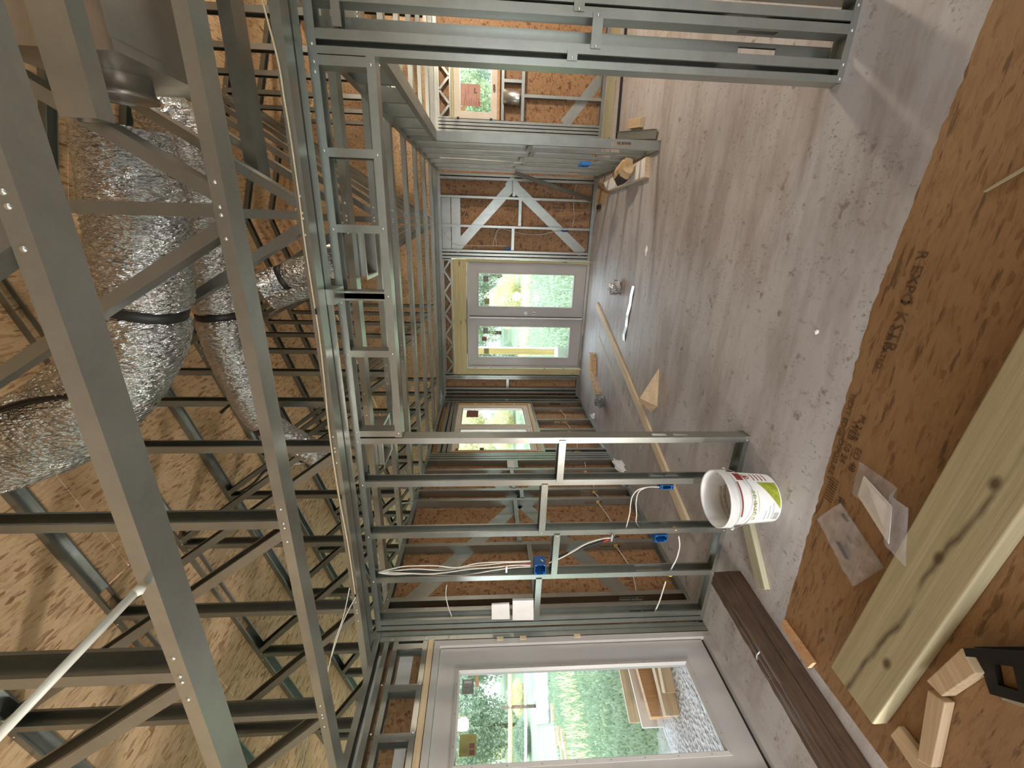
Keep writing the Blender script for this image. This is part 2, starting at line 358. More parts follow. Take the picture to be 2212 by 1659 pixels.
def text(parent, body, size, org, xd, yd, m, name='lettering', lift=.0012):
    cu = bpy.data.curves.new('lettering', 'FONT'); cu.body = body; cu.size = size; cu.resolution_u = 2; cu.extrude = .0004
    tmp = bpy.data.objects.new('tmp', cu); COL.objects.link(tmp); dg = bpy.context.evaluated_depsgraph_get(); dg.update()
    me = bpy.data.meshes.new_from_object(tmp.evaluated_get(dg)); bpy.data.objects.remove(tmp); bpy.data.curves.remove(cu)
    x = Vector(xd).normalized(); y = Vector(yd); y = (y - x * y.dot(x)).normalized(); z = x.cross(y)
    R = Matrix((x, y, z)).transposed().to_4x4(); R.translation = Vector(org) + z * lift - wloc(parent)
    me.transform(R); me.materials.clear(); me.materials.append(M[m]); me.name = name
    ob = bpy.data.objects.new(name, me); COL.objects.link(ob); ob.parent = parent; ob['kind'] = 'stuff'
    return ob

# ---------------------------------------------------------------- levels of the building
YP, XL, XR, YF, SD = 2.43, -3.0, .785, 7.39, .092
def zt(y): return 2.645 - .0155 * max(0, y - 2.5)                # top of the wall frames
RZ, RS = 2.335, .31                                             # king post height over the bottom chord, roof pitch
def rz(x): return RZ - RS * abs(x - .02)
EPS = .002

# ================================================================ STRUCTURE
# ---- slab and ground
fl = MB(); fl.box(-3.12, 5.2, -3.2, 7.5, -.14, 0)
tag(fl.build('floor', 'concrete'), 'stained grey concrete slab of the unfinished house', 'floor', kind='structure')
gd = MB(); N = 40; xs = np.linspace(-45, 30, N + 1); ys = np.linspace(-12, 60, N + 1)
def gz(x, y): return -.17 + .02 * math.sin(x * .7 + y * .4) + .018 * max(0, math.hypot(x + 3, y - 5) - 9)
gd.add([(x, y, gz(x, y)) for y in ys for x in xs], [(j * (N + 1) + i, j * (N + 1) + i + 1, (j + 1) * (N + 1) + i + 1, (j + 1) * (N + 1) + i) for j in range(N) for i in range(N)])
tag(gd.build('ground', 'lawn', smooth=True), 'green lawn with yellow flowering streaks around the house', 'lawn', kind='structure')
gp = MB(); gp.box(-5.0, -3.13, -4, 8.2, -.2, -.125)
tag(gp.build('ground_path', 'gravel'), 'grey mulch and gravel strip along the house wall', 'path', kind='structure')
rd = MB(); q = [P(1186, 1380, Z=-.13), P(1188, 1562, Z=-.13), P(1156, 1566, Z=-.05), P(1152, 1360, Z=-.05)]
rd.prism([(p.x, p.y, gz(p.x, p.y) + .015) for p in q], (0, 0, .05))
tag(rd.build('ground_road', 'road_gravel'), 'pale gravel patch beyond the lawn', 'road', kind='structure')

# ---- roof deck of separate sheets on both slopes
ceil = struct('ceiling', (0.02, 3, 4.9), 'sloping roof deck of bare tan strand board seen from below')
def deck_z(x, y): return zt(y) + rz(x) + .048
for side in (-1, 1):
    nrow = 6
    for i in range(nrow):
        xa, xb = .02 + side * (1.165 * i + .002), .02 + side * (1.165 * (i + 1) - .002)
        off = 0 if i % 2 == 0 else -1.22
        y = -1.2 + off
        while y < 7.9:
            ya, yb = max(-1.2, y + .002), min(7.9, y + 2.44 - .002)
            if yb - ya > .1:
                mb = MB(); x0, x1 = min(xa, xb), max(xa, xb)
                vs = [(x, yy, deck_z(x, yy) + dz) for dz in (0, .015) for yy in (ya, yb) for x in (x0, x1)]
                mb.add(vs, [(0, 2, 3, 1), (4, 5, 7, 6), (0, 1, 5, 4), (2, 6, 7, 3), (0, 4, 6, 2), (1, 3, 7, 5)])
                mb.build('roof_panel', 'roof_osb', ceil)
            y += 2.44
# inked stamps printed on the roof sheets
def roof_stamp(px, py, lines, size, flip=1):
    # find the deck point under the pixel
    d = ray(px, py); a = Vector((RS if px is None else RS, 0, 0))
    best = None
    for k in range(200, 900):
        p = CO + d * (k / 100 / FPX)
        if p.z >= deck_z(p.x, p.y): best = p; break
    if best is None: return
    s = 1 if best.x < .02 else -1
    xd = Vector((0, flip, -.0155 * flip)); yd = Vector((flip, 0, RS * s * flip))
    xd, yd = xd * -1, yd
    for i, l in enumerate(lines):
        text(ceil, l, size, best - yd.normalized() * size * 1.25 * i, xd, yd, 'osb_ink', 'panel_stamp', .002)
for a in (((432, 1035, ['SIZED FOR SPACING', 'EXPOSURE 1', '15/32'], .05)), ((495, 992, ['SIZED FOR'], .055)), ((262, 1185, ['7/16', 'EXPOSURE'], .06)), ((190, 490, ['24/16', 'EXP 1'], .06)), ((355, 470, ['UL'], .10)), ((350, 345, ['24', '16'], .06))):
    roof_stamp(*a)

# ---- framing helpers
def stud(parent, x, y, z0, z1, open_, holes=(.45, .56), m='galvanized_steel', w=.088, d=.041, name='stud'):
    h = [c - z0 for c in holes if z0 + .08 < c < z1 - .08]
    return MB().cee((x, y, z0), (x, y, z1), open_, w, d, holes=h).build(name, m, parent)
def track(parent, p0, p1, open_, w=SD, d=.034, m='galvanized_steel', name='track'):
    return MB().cee(p0, p1, open_, w, d, lip=0, t=.0025).build(name, m, parent)
def sheet(parent, name, m, x0, x1, y0, y1, z0, z1):
    return MB().box(x0, x1, y0, y1, z0, z1).build(name, m, parent)

# ---- front partition with the wide opening
wf = struct('wall_front', (-1, YP, 0), 'front steel stud partition with a wide cased opening')
yc = YP + SD / 2
track(wf, (-2.99, yc, 2.645), (3.2, yc, 2.645), (0, 0, -1), d=.042, name='top_track')
track(wf, (-3.09, YP - .095, 2.649), (3.2, YP - .095, 2.649), (0, 0, 1), w=.085, d=.04, m='truss_steel', name='top_plate')
track(wf, (-2.99, yc, .0), (-1.29, yc, .0), (0, 0, 1), name='bottom_track')
track(wf, (.735, yc, .0), (3.2, yc, .0), (0, 0, 1), name='bottom_track')
track(wf, (-1.29, yc, 2.338), (.735, yc, 2.338), (0, 0, 1), d=.042, name='header_rail')
for x, dr in ((-.02 + .365, -1), (-.0155, -1), (-.366, -1), (-.418, 1), (-.713, -1), (-1.245, -1)):
    MB().cee((x, yc, 2.341), (x, yc, 2.642), (dr, 0, 0), .087, .041).build('cripple_stud', 'galvanized_steel', wf)
MB().cee((.69, yc, 2.341), (.69, yc, 2.642), (1, 0, 0), .087, .041).build('cripple_stud', 'galvanized_steel', wf)
stud(wf, -1.297, yc, .003, 2.642, (-1, 0, 0), holes=(.47, .62))
for x in (-1.667, -2.098, -2.508): stud(wf, x, yc, .003, 2.642, (1, 0, 0), d=.044)
stud(wf, -2.935, yc, .003, 2.642, (1, 0, 0), d=.044); stud(wf, -2.99, yc, .003, 2.642, (1, 0, 0), d=.044)
for x0, x1, z in ((-1.645, -1.315, 1.268), (-2.075, -1.655, 1.368), (-2.49, -2.085, 1.254), (-2.93, -2.50, 1.366)):
    MB().cee((x0, yc - .004, z), (x1, yc - .004, z), (0, 0, 1), .096, .045).build('blocking', 'galvanized_steel', wf)
# stacked studs right of the opening
stud(wf, .735, yc, .003, 2.642, (1, 0, 0), holes=(), d=.031)
stud(wf, .833, yc, .003, 2.642, (-1, 0, 0))
stud(wf, .936, yc, .003, 2.642, (1, 0, 0), holes=(.42, .52))
stud(wf, 1.03, yc, .003, 2.642, (-1, 0, 0)); stud(wf, 1.075, yc, .003, 2.642, (1, 0, 0)); stud(wf, 1.5, yc, .003, 2.642, (1, 0, 0)); stud(wf, 1.9, yc, .003, 2.642, (1, 0, 0))
MB().cee((.885, YP + .125, .003), (.885, YP + .125, 2.62), (0, 1, 0), .075, .041, holes=(.36, .46)).build('stud', 'galvanized_steel', wf)
for x0, x1, px in ((.762, .806, 1240), (.815, .955, 1290), (.955, 1.06, 1248)):
    z = P(px, 60, Y=YP).z
    MB().box(x0, x1, YP - .005, YP - .0015, z - .025, z + .025).build('strap_block', 'galvanized_steel', wf)
MB().cee((.84, yc - .003, 2.52), (1.07, yc - .003, 2.52), (0, 0, -1), .094, .04).build('blocking', 'galvanized_steel', wf)
MB().prism([(-.415, YP - .003, 2.60), (-.335, YP - .003, 2.60), (-.335, YP - .003, 2.665), (-.415, YP - .003, 2.665)], (0, -.16, .002)).build('splice_clip', 'galvanized_steel', wf)
sc = [(x, YP - .0005, 2.622) for x in (.77, .70, .66, .33, -.04, -.37, -.43, -.74, -1.25, -1.32, -1.65, -2.08, -2.49)]
sc += [(x, YP - .0005, .016) for x in (.75, .81, .95, 1.05, -1.32, -1.65, -2.08, -2.49)] + [(x, YP - .0005, 2.36) for x in (.70, .32, -.03, -.39, -.73, -1.26)]
sc += [(x, YP - .0045, z) for x, z in ((-1.33, 1.29), (-1.65, 1.29), (-1.665, 1.39), (-2.07, 1.39), (-2.10, 1.275), (-2.49, 1.275), (-2.51, 1.39))]
sc += [(x, YP - .0055, P(px, 60, Y=YP).z) for x, px in ((.773, 1240), (.822, 1290), (.945, 1290), (.962, 1248), (1.05, 1248))]
screws(wf, sc, (0, -1, 0))

# ---- left exterior wall
wl = struct('wall_left', (XL, 4, 0), 'left exterior wall of steel studs over brown strand board with windows')
xc = XL - SD / 2
WY0, WY1, WZ0, WZ1 = 5.24, 6.98, 1.0, 2.30            # rough opening of the twin window
for y0, y1, z0, z1 in ((2.44, 4.02, 0, 2.62), (4.024, WY0, 0, 2.62), (WY0 + .002, WY1, 0, WZ0 - .03), (WY0 + .002, WY1, WZ1 + .02, 2.62), (WY1 + .002, 7.48, 0, 2.60), (.2, 2.436, 2.27, 2.64), (.2, 1.31, 0, 2.266), (2.338, 2.436, 0, 2.266)):
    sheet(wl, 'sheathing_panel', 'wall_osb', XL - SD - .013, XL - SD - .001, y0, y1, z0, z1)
MB().cee((xc, .2, 2.645), (xc, 2.43, 2.645), (0, 0, -1), SD, .042, 0).build('top_track', 'galvanized_steel', wl)
MB().cee((xc, 2.43, 2.645), (xc, 7.38, zt(7.38)), (0, 0, -1), SD, .042, 0).build('top_track', 'galvanized_steel', wl)
track(wl, (xc, 2.42, 0), (xc, 7.38, 0), (0, 0, 1), d=.036, name='bottom_track')
for y in (2.60, 2.71, 3.36, 4.09, 4.29, 4.74): stud(wl, xc, y, .003, zt(y) - .004, (0, 1, 0), (.45, .56), d=.043)
for y in (4.985, 5.045, 5.105): stud(wl, xc, y, .003, zt(y) - .004, (0, 1, 0), (), d=.043)
stud(wl, xc, 5.20, .003, zt(5.2) - .004, (0, -1, 0), (), d=.041)
for y in (5.27, 5.90, 6.26, 6.73): stud(wl, xc, y, .003, WZ0 - .035, (0, 1, 0), (.45, .58), d=.043, name='cripple_stud')
for y in (7.03, 7.12): stud(wl, xc, y, .003, zt(y) - .004, (0, 1, 0), (.45, .56), d=.043)
stud(wl, xc, 7.36, .003, zt(7.3) - .004, (0, -1, 0), (), d=.043)
track(wl, (xc, 5.21, WZ0 - .033), (xc, 7.02, WZ0 - .033), (0, 0, -1), d=.04, name='sill_track')
for z in (2.335, 2.40, 2.475): MB().cee((xc, 5.21, z), (xc, 7.02, z - .02), (0, 0, -1), SD, .05, .012).build('header_channel', 'galvanized_steel', wl)
for ya, yb, z in ((2.645, 2.70, 1.35), (2.755, 3.35, 1.33), (3.405, 4.08, 1.42), (4.135, 4.285, 1.33), (4.335, 4.735, 1.42), (4.785, 4.98, 1.35), (7.075, 7.11, 1.37)):
    MB().cee((xc + .004, ya, z), (xc + .004, yb, z), (0, 0, 1), .094, .045).build('blocking', 'galvanized_steel', wl)
def strap(parent, a, b, w, n, m='galvanized_steel'):
    return MB().beam(a, b, n, w, .0015).build('strap_brace', m, parent)
xs_ = XL - SD + .001
strap(wl, (xs_, 2.62, 2.56), (xs_, 4.7, .98), .155, (1, 0, 0)); strap(wl, (xs_, 2.66, .44), (xs_, 4.72, 1.72), .155, (1, 0, 0))
# framing over the door nearest the camera
for z in (2.49, 2.525): track(wl, (xc, .2, z), (xc, 2.342, z), (0, 0, -1 if z < 2.5 else 1), d=.036, name='header_rail')
track(wl, (xc, .2, 2.232), (xc, 2.342, 2.232), (0, 0, 1), d=.036, name='header_rail')
for y in (2.325, 2.02, 1.72, 1.40, 1.05): MB().cee((xc, y, 2.236), (xc, y, 2.486), (0, -1, 0), .087, .041).build('cripple_stud', 'galvanized_steel', wl)
for y in (2.345, 2.43): stud(wl, xc + .002, y, .003, 2.60, (0, 1 if y < 2.36 else -1, 0), ())
for y in (1.22, .8): stud(wl, xc, y, .003, 2.60, (0, -1, 0), ())
sheet(wl, 'jamb_board', 'pale_pine', XL - .085, XL + .002, 1.26, 2.345, 2.185, 2.228)
for y0, y1, z0, z1 in ((1.55, 2.3, 2.55, 2.6), (2.05, 2.32, 2.34, 2.44), (1.40, 1.68, 2.29, 2.36)):
    sheet(wl, 'flashing_strip', 'pvc_white', xs_, xs_ + .0015, y0, y1, z0, z1)
for y in (2.29, 1.99, 1.28):
    sheet(wl, 'shim', 'pale_pine', XL + .001, XL + .012, 2.318, 2.345, .28 + y * .6, .33 + y * .6)
screws(wl, [(XL + .0005, y, z) for y in (2.02, 1.72, 2.36) for z in (2.25, 2.51)] + [(XL + .0005, y, zt(y) - .02) for y in (2.62, 2.73, 3.38, 4.11, 4.31, 4.76)] + [(XL + .0005, y, .018) for y in (2.62, 2.73, 3.38, 4.11, 4.31, 4.76, 5.3, 5.92, 6.3)], (1, 0, 0))
# wire bushings in the stud knock-outs
bs = MB()
for y in (3.36, 4.09, 4.29, 4.74, 5.27, 5.90, 6.26, 6.73): bs.lathe([(.012, -.004), (.021, -.004), (.021, .004), (.012, .004), (.012, -.004)], (xc, y, .45), (0, 1, 0), 10)
tag(bs.build('bushing', 'yellow_bushing', wl, True), kind='stuff')

# ---- far wall, running on behind the right room
wr = struct('wall_far', (0, YF, 0), 'far end wall of steel studs and strand board around the double door')
yf = YF + SD / 2; ZF = zt(YF); yo = YF + SD + .001
DX0, DX1, DZ = -2.62, -.53, 2.36
for x0, x1, z0, z1 in ((-3.1, DX0, 0, 2.56), (DX0 + .002, DX1, DZ + .02, 2.56), (DX1 + .002, .77, 0, 2.56), (.774, 1.51, 0, 2.56), (1.512, 2.42, 0, 1.60), (1.512, 2.42, 2.325, 2.56), (2.424, 5.1, 0, 2.56)):
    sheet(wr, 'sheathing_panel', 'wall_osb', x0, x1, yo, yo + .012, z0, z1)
track(wr, (-3.09, yf, ZF), (5.1, yf, ZF), (0, 0, -1), d=.042, name='top_track')
track(wr, (-3.09, yf, 0), (DX0, yf, 0), (0, 0, 1), d=.05, name='bottom_track'); track(wr, (DX1, yf, 0), (5.1, yf, 0), (0, 0, 1), d=.05, name='bottom_track')
for x, dr in ((-2.975, 1), (-2.87, -1), (-2.665, -1), (-2.66, 1), (-.53, 1), (-.475, 1), (-.42, 1), (-.028, 1), (.412, 1), (.72, -1), (.738, 1), (1.335, 1), (1.383, 1), (1.43, 1), (1.475, 1), (2.42, 1), (2.9, 1)):
    stud(wr, x, yf, .003, ZF - .004, (dr, 0, 0), (), d=.034)
stud(wr, 1.83, yf, .05, 1.225, (1, 0, 0), (.40, .52), d=.041)
for x0, x1, z in ((.46, .715, 1.32), (.015, .41, 1.215), (-.375, -.03, 1.32), (-2.865, -2.67, 1.345), (1.515, 2.42, 1.228)):
    MB().cee((x0, yf - .003, z), (x1, yf - .003, z), (0, 0, 1), .094, .046).build('blocking', 'galvanized_steel', wr)
MB().cee((1.515, yf - .003, 1.575), (2.42, yf - .003, 1.575), (0, 0, -1), .094, .04).build('sill_track', 'galvanized_steel', wr)
MB().cee((2.01, yf, 1.27), (2.01, yf, 1.57), (1, 0, 0), .087, .041).build('cripple_stud', 'galvanized_steel', wr)
ysb = YF + SD - .001
for z in (2.45, 2.29): strap(wr, (-.41, ysb - .004, z), (.41, ysb - .004, z), .145, (0, 1, 0))
strap(wr, (-.40, ysb, 2.32), (.70, ysb, 1.30), .15, (0, 1, 0)); strap(wr, (-.40, ysb + .0008, .12), (.70, ysb + .0008, 1.44), .15, (0, 1, 0)); strap(wr, (1.52, ysb, .58), (2.15, ysb, -.0 + .06), .15, (0, 1, 0))
strap(wr, (2.95, ysb, .3), (3.9, ysb, 1.5), .15, (0, 1, 0))
def lattice(parent, x0, x1, z0, z1, n):
    for z in (z0 + .012, z1 - .012): MB().box(x0, x1, YF, YF + .04, z - .012, z + .012).build('lattice_chord', 'galvanized_steel', parent)
    st_ = (x1 - x0) / n
    for i in range(n):
        a, b_ = (z0 + .02, z1 - .02) if i % 2 else (z1 - .02, z0 + .02)
        MB().beam((x0 + st_ * i, YF + .02, a), (x0 + st_ * (i + 1), YF + .02, b_), (0, 1, 0), .032, .03).build('lattice_web', 'galvanized_steel', parent)
    for x in (x0 + .01, x1 - .01): MB().box(x - .01, x + .01, YF + .001, YF + .039, z0 + .025, z1 - .025).build('lattice_post', 'galvanized_steel', parent)
lattice(wr, -2.595, -.545, 2.365, 2.525, 11); lattice(wr, 1.515, 2.41, 2.33, 2.525, 5)
sheet(wr, 'door_header', 'header_pine', -2.60, -.545, YF - .004, YF + .085, 2.125, 2.36)
for x0, x1 in ((-.575, -.54), (-2.60, -2.50)): sheet(wr, 'jamb_board', 'treated_pine_z', x0, x1, YF + .002, YF + .088, 0, 2.123)
for z in (.3, .66, 1.25, 1.66, 1.96): sheet(wr, 'shim', 'pale_pine', -2.51, -2.47, YF - .012, YF - .001, z, z + .035)
for i, z in enumerate((2.06, 1.2, .55)): sheet(wr, 'gap_foam', 'gap_foam', -2.49 + i * .3, -1.6 + i * .4, YF - .001, YF + .006, 2.112, 2.128)
sheet(wr, 'jamb_board', 'orange_pine', 1.515, 2.41, YF + .001, YF + .088, 1.60, 1.636); sheet(wr, 'header_board', 'treated_pine_z', 1.515, 2.41, YF + .001, YF + .088, 2.29, 2.325)
def stamp(parent, x, z, lines, size, m='ink'):
    for i, l in enumerate(lines): text(parent, l, size, (x, yo, z - i * size * 1.3), (1, 0, 0), (0, 0, 1), m, 'panel_stamp')
# the print on this sheet runs up the wall, read from the photo's top edge
def vstamp(px, py, lines, size):
    for i, l in enumerate(lines):
        p = P(px, py, Y=yo); text(wr, l, size, (p.x + i * size * 1.3, yo, p.z), (0, 0, -1), (1, 0, 0), 'ink', 'panel_stamp')
for px, py, ln, sz in ((996, 450, ['frayer'], .06), (996, 468, ['PA'], .11), (1088, 455, ['THIS SIDE', 'DOWN 7/16'], .045), (1193, 458, ['SIZED FOR', 'SPACING', 'EXPOSURE'], .04), (1230, 458, ['EXPOSURE 1', 'DO NOT SAND', '24/16 OSB'], .04)): vstamp(px, py, ln, sz)
# gable sheathing above the far wall
gab = MB(); pts_ = [(-6.2, 7.60, 2.66), (5.2, 7.60, 2.66)] + [(x, 7.60, deck_z(x, 7.60) - .01) for x in (5.2, .02, -6.2)]
gab.prism(pts_, (0, .012, 0)); gab.build('gable_panel', 'roof_osb', wr)
track(wr, (-6.2, 7.55, 2.66), (5.2, 7.55, 2.66), (0, 0, 1), d=.04, name='gable_track'); track(wr, (-5, 7.56, 3.35), (4.5, 7.56, 3.35), (0, -1, 0), d=.04, name='gable_track')
MB().box(-6.2, 5.2, 7.50, 7.59, ZF + .002, 2.655).build('gable_plate', 'truss_steel', wr)

# ---- right wall between the two rooms
wg = struct('wall_right', (XR, 6, 0), 'right steel stud wall between the two rooms, still open')
xg = XR + SD / 2; YE = 4.83
for y in (YE, 5.22, 5.62, 6.02, 6.42, 6.85, 7.2): stud(wg, xg, y, .003, zt(y) - .004, (0, 1, 0), (.36, .47), d=.043)
track(wg, (xg, YE - .01, 0), (xg, 7.385, 0), (0, 0, 1), name='bottom_track')
MB().cee((xg, YP + .16, zt(2.6)), (xg, 7.385, zt(7.385)), (0, 0, -1), SD, .042, 0).build('top_track', 'galvanized_steel', wg)
track(wg, (xg, YP + .16, 2.335), (xg, YE - .004, 2.30), (0, 0, 1), d=.042, name='header_rail')
for y in (2.66, 3.05, 3.46, 3.87, 4.27, 4.6): MB().cee((xg, y, 2.335), (xg, y, zt(y) - .004), (0, 1, 0), .087, .041).build('cripple_stud', 'galvanized_steel', wg)
for y, z in ((5.04, 1.32), (5.43, 1.25), (5.83, 1.34), (6.23, 1.27), (6.63, 1.35)):
    MB().cee((xg - .004, y - .155, z), (xg - .004, y + .175, z), (0, 0, 1), .094, .045).build('blocking', 'galvanized_steel', wg)
# far right exterior wall of the second room
wx = struct('wall_outer', (5.1, 4, 0), 'outer wall of the second room in strand board')
for y0, y1 in ((-3.2, -.8), (-.796, 1.6), (1.604, 4.0), (4.004, 6.4), (6.404, 7.48)):
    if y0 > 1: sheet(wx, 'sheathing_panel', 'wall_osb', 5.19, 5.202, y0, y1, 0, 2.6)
for y in np.arange(1.7, 7.3, .41): stud(wx, 5.1 + SD / 2, float(y), .003, 2.58, (0, 1, 0), ())
track(wx, (5.1 + SD / 2, 1.6, 2.6), (5.1 + SD / 2, 7.4, 2.6), (0, 0, -1)); track(wx, (5.1 + SD / 2, 1.6, 0), (5.1 + SD / 2, 7.4, 0), (0, 0, 1))

# ---- doors and windows
def glazed_leaf(parent, o, ux, w, h, lite, nrm, frame_m='door_paint', plugs=True):
    """door leaf in the plane o + ux*a + z*b; lite = (a0, a1, b0, b1); nrm points into the room"""
    o = Vector(o); ux = Vector(ux); nn = Vector(nrm); up = Vector((0, 0, 1)); a0, a1, b0, b1 = lite
    def q(a, b, d): return o + ux * a + up * b + nn * d
    T = -.044
    outer = [(0, 0), (w, 0), (w, h), (0, h)]; inner = [(a0, b0), (a1, b0), (a1, b1), (a0, b1)]
    mb = MB(); vs = [q(a, b, d) for d in (0, T) for a, b in outer + inner]
    fs = []
    for j in range(4):
        k = (j + 1) % 4
        fs += [(j, k, 4 + k, 4 + j), (8 + j, 12 + j, 12 + k, 8 + k), (j, 8 + j, 8 + k, k), (4 + j, 4 + k, 12 + k, 12 + j)]
    mb.add(vs, fs); mb.build('door_leaf', frame_m, parent)
    # raised frame around the glass
    e = .026; mb = MB(); ou = [(a0 - e, b0 - e), (a1 + e, b0 - e), (a1 + e, b1 + e), (a0 - e, b1 + e)]; vs = []
    for lst, d in ((ou, .0005), (ou, .006), ([(a0 - .004, b0 - .004), (a1 + .004, b0 - .004), (a1 + .004, b1 + .004), (a0 - .004, b1 + .004)], .010), ([(a0 + .008, b0 + .008), (a1 - .008, b0 + .008), (a1 - .008, b1 - .008), (a0 + .008, b1 - .008)], -.010)):
        vs += [q(a, b, d) for a, b in lst]
    mb.add(vs, [(r * 4 + j, r * 4 + (j + 1) % 4, r * 4 + 4 + (j + 1) % 4, r * 4 + 4 + j) for r in range(3) for j in range(4)])
    lf = mb.build('lite_frame', frame_m, parent)
    if plugs:
        pts = []; na = max(2, round((a1 - a0) / .19)); nb = max(3, round((b1 - b0) / .22))
        for i in range(na): pts += [q(a0 + (a1 - a0) * (i + .5) / na, b, .007) for b in (b0 - .014, b1 + .014)]
        for i in range(nb): pts += [q(a, b0 + (b1 - b0) * (i + .5) / nb, .007) for a in (a0 - .014, a1 + .014)]
        pm = MB()
        for p in pts: pm.lathe([(0, .0015), (.0045, .0015), (.0045, 0)], p, nn, 8)
        tag(pm.build('screw_plug', 'label_grey', lf), kind='stuff')
    g = MB(); g.add([q(a0, b0, -.02), q(a1, b0, -.02), q(a1, b1, -.02), q(a0, b1, -.02)], [(0, 1, 2, 3)])
    tag(g.build('pane', 'pane_glass', parent), 'clear glass pane')
    return q
d1 = struct('door_1', (XL, 1.86, 0), 'grey full-glass exterior door on the left, nearest the camera')
q = glazed_leaf(d1, (XL - .022, 1.36, .085), (0, 1, 0), .925, 2.045, (.18, .745, .205, 1.895), (1, 0, 0))
for y0, y1, z0, z1 in ((1.315, 1.355, 0, 2.18), (2.292, 2.335, 0, 2.18), (1.356, 2.291, 2.136, 2.18)):
    sheet(d1, 'door_frame', 'door_paint', XL - .088, XL + .004, y0, y1, z0, z1)
sheet(d1, 'threshold', 'door_paint', XL - .10, XL + .012, 1.356, 2.291, .0, .062); sheet(d1, 'door_seal', 'door_seal', XL - .05, XL - .034, 1.357, 2.290, .063, .084)
def decal(parent, name, m, pts, nrm, label=None, th=.0006):
    o = MB().prism(pts, Vector(nrm) * th).build(name, m, parent)
    if label: o['label'] = label
    return o
def quad_on(qf, a0, a1, b0, b1, d): return [qf(a0, b0, d), qf(a1, b0, d), qf(a1, b1, d), qf(a0, b1, d)]
s1 = decal(d1, 'glass_sticker', 'label_grey', quad_on(q, .60, .70, 1.79, 1.872, -.018), (1, 0, 0), 'dark grey square sticker in the upper glass corner')
decal(s1, 'sticker_print', 'grey_print', quad_on(q, .672, .690, 1.805, 1.86, -.0172), (1, 0, 0))
decal(d1, 'glass_sticker', 'kraft_paper', quad_on(q, .645, .725, 1.755, 1.778, -.0185), (1, 0, 0), 'narrow tan sticker below the grey one')
s2 = decal(d1, 'glass_sticker', 'label_olive', quad_on(q, .235, .355, 1.765, 1.87, -.018), (1, 0, 0), 'olive energy label with two dark blocks')
for a in (.24, .275): decal(s2, 'sticker_print', 'label_maroon', quad_on(q, a, a + .028, 1.775, 1.808, -.0172), (1, 0, 0))

d2 = struct('door_2', (-1.5, YF, 0), 'grey double glass door in the far wall')
for i, (x0, w_) in enumerate(((-2.425, .905), (-1.508, .925))):
    q = glazed_leaf(d2, (x0, YF + .02, .045), (1, 0, 0), w_, 2.035, ((.16, .735, .205, 1.88) if i == 0 else (.175, .745, .205, 1.875)), (0, -1, 0))
    decal(d2, 'glass_sticker', 'label_grey', quad_on(q, .60, .70, 1.70, 1.79, .004 - .02), (0, -1, 0), 'small dark sticker on the glass')
    decal(d2, 'glass_sticker', 'label_olive', quad_on(q, .215, .315, 1.68, 1.77, .004 - .02), (0, -1, 0), 'small olive label on the glass')
    if i == 0: decal(d2, 'glass_sticker', 'label_maroon', quad_on(q, .46, .53, 1.72, 1.81, .004 - .02), (0, -1, 0), 'red-brown sticker on the left leaf')
sheet(d2, 'astragal', 'white_vinyl', -1.54, -1.515, YF - .010, YF + .018, .05, 2.075); sheet(d2, 'door_seal', 'door_seal', -1.513, -1.503, YF + .004, YF + .018, .05, 2.075)
for z, wv in ((1.075, 'door_hole'), (.925, 'lock_bore')):
    MB().lathe([(0, .003), (.031, .003), (.033, 0)], (-1.445, YF + .0195, z), (0, -1, 0), 20).build(wv, 'white_vinyl', d2, True)
MB().box(-1.452, -1.438, YF + .014, YF + .0165, .90, .952).build('latch_bolt', 'black_plastic', d2)
for x0, x1, z0, z1 in ((-2.47, -2.432, 0, 2.115), (-.578, -.545 - .031, 0, 2.115), (-2.431, -.579, 2.083, 2.115)):
    sheet(d2, 'door_frame', 'door_paint', x0, x1, YF - .004, YF + .086, z0, z1)
sheet(d2, 'threshold', 'sheet_metal', -2.431, -.579, YF - .01, YF + .1, 0, .04)

def window(name, label, o, ux, w, h, nrm, fr, sash, m='window_vinyl'):
    """frame + sash + pane in the plane o + ux*a + z*b"""
    root = struct(name, tuple(o), label); o = Vector(o); ux = Vector(ux); nn = Vector(nrm); up = Vector((0, 0, 1))
    def q(a, b, d): return o + ux * a + up * b + nn * d
    def ring(nm, e0, e1, d0, d1, mm):
        mb = MB(); A = [(e0, e0), (w - e0, e0), (w - e0, h - e0), (e0, h - e0)]; B = [(e1, e1), (w - e1, e1), (w - e1, h - e1), (e1, h - e1)]
        mb.add([q(a, b, d) for d in (d0, d1) for a, b in A + B], [f for j in range(4) for k in ((j + 1) % 4,) for f in ((j, k, 4 + k, 4 + j), (8 + j, 12 + j, 12 + k, 8 + k), (j, 8 + j, 8 + k, k), (4 + j, 4 + k, 12 + k, 12 + j))])
        return mb.build(nm, mm, root)
    ring('window_frame', 0, fr, 0, -.085, m); ring('sash', fr, fr + sash, -.012, -.05, m); ring('glazing_bead', fr + sash, fr + sash + .012, -.018, -.045, 'sheet_metal')
    e = fr + sash
    tag(MB().add([q(e, e, -.03), q(w - e, e, -.03), q(w - e, h - e, -.03), q(e, h - e, -.03)], [(0, 1, 2, 3)]).build('pane', 'pane_glass', root), 'clear glass pane')
    return root, q
Lx = XL - .03
w1, q1 = window('window_1', 'left wall window of the pair, nearer the far corner', (Lx, 6.10, 1.03), (0, 1, 0), .83, 1.245, (1, 0, 0), .03, .055)
w2, q2 = window('window_2', 'left wall window of the pair, nearer the partition', (Lx, 5.26, 1.03), (0, 1, 0), .83, 1.245, (1, 0, 0), .03, .055)
decal(w1, 'glass_sticker', 'label_maroon', quad_on(q1, .38, .66, .88, 1.08, -.026), (1, 0, 0), 'red-brown sticker high on the glass')
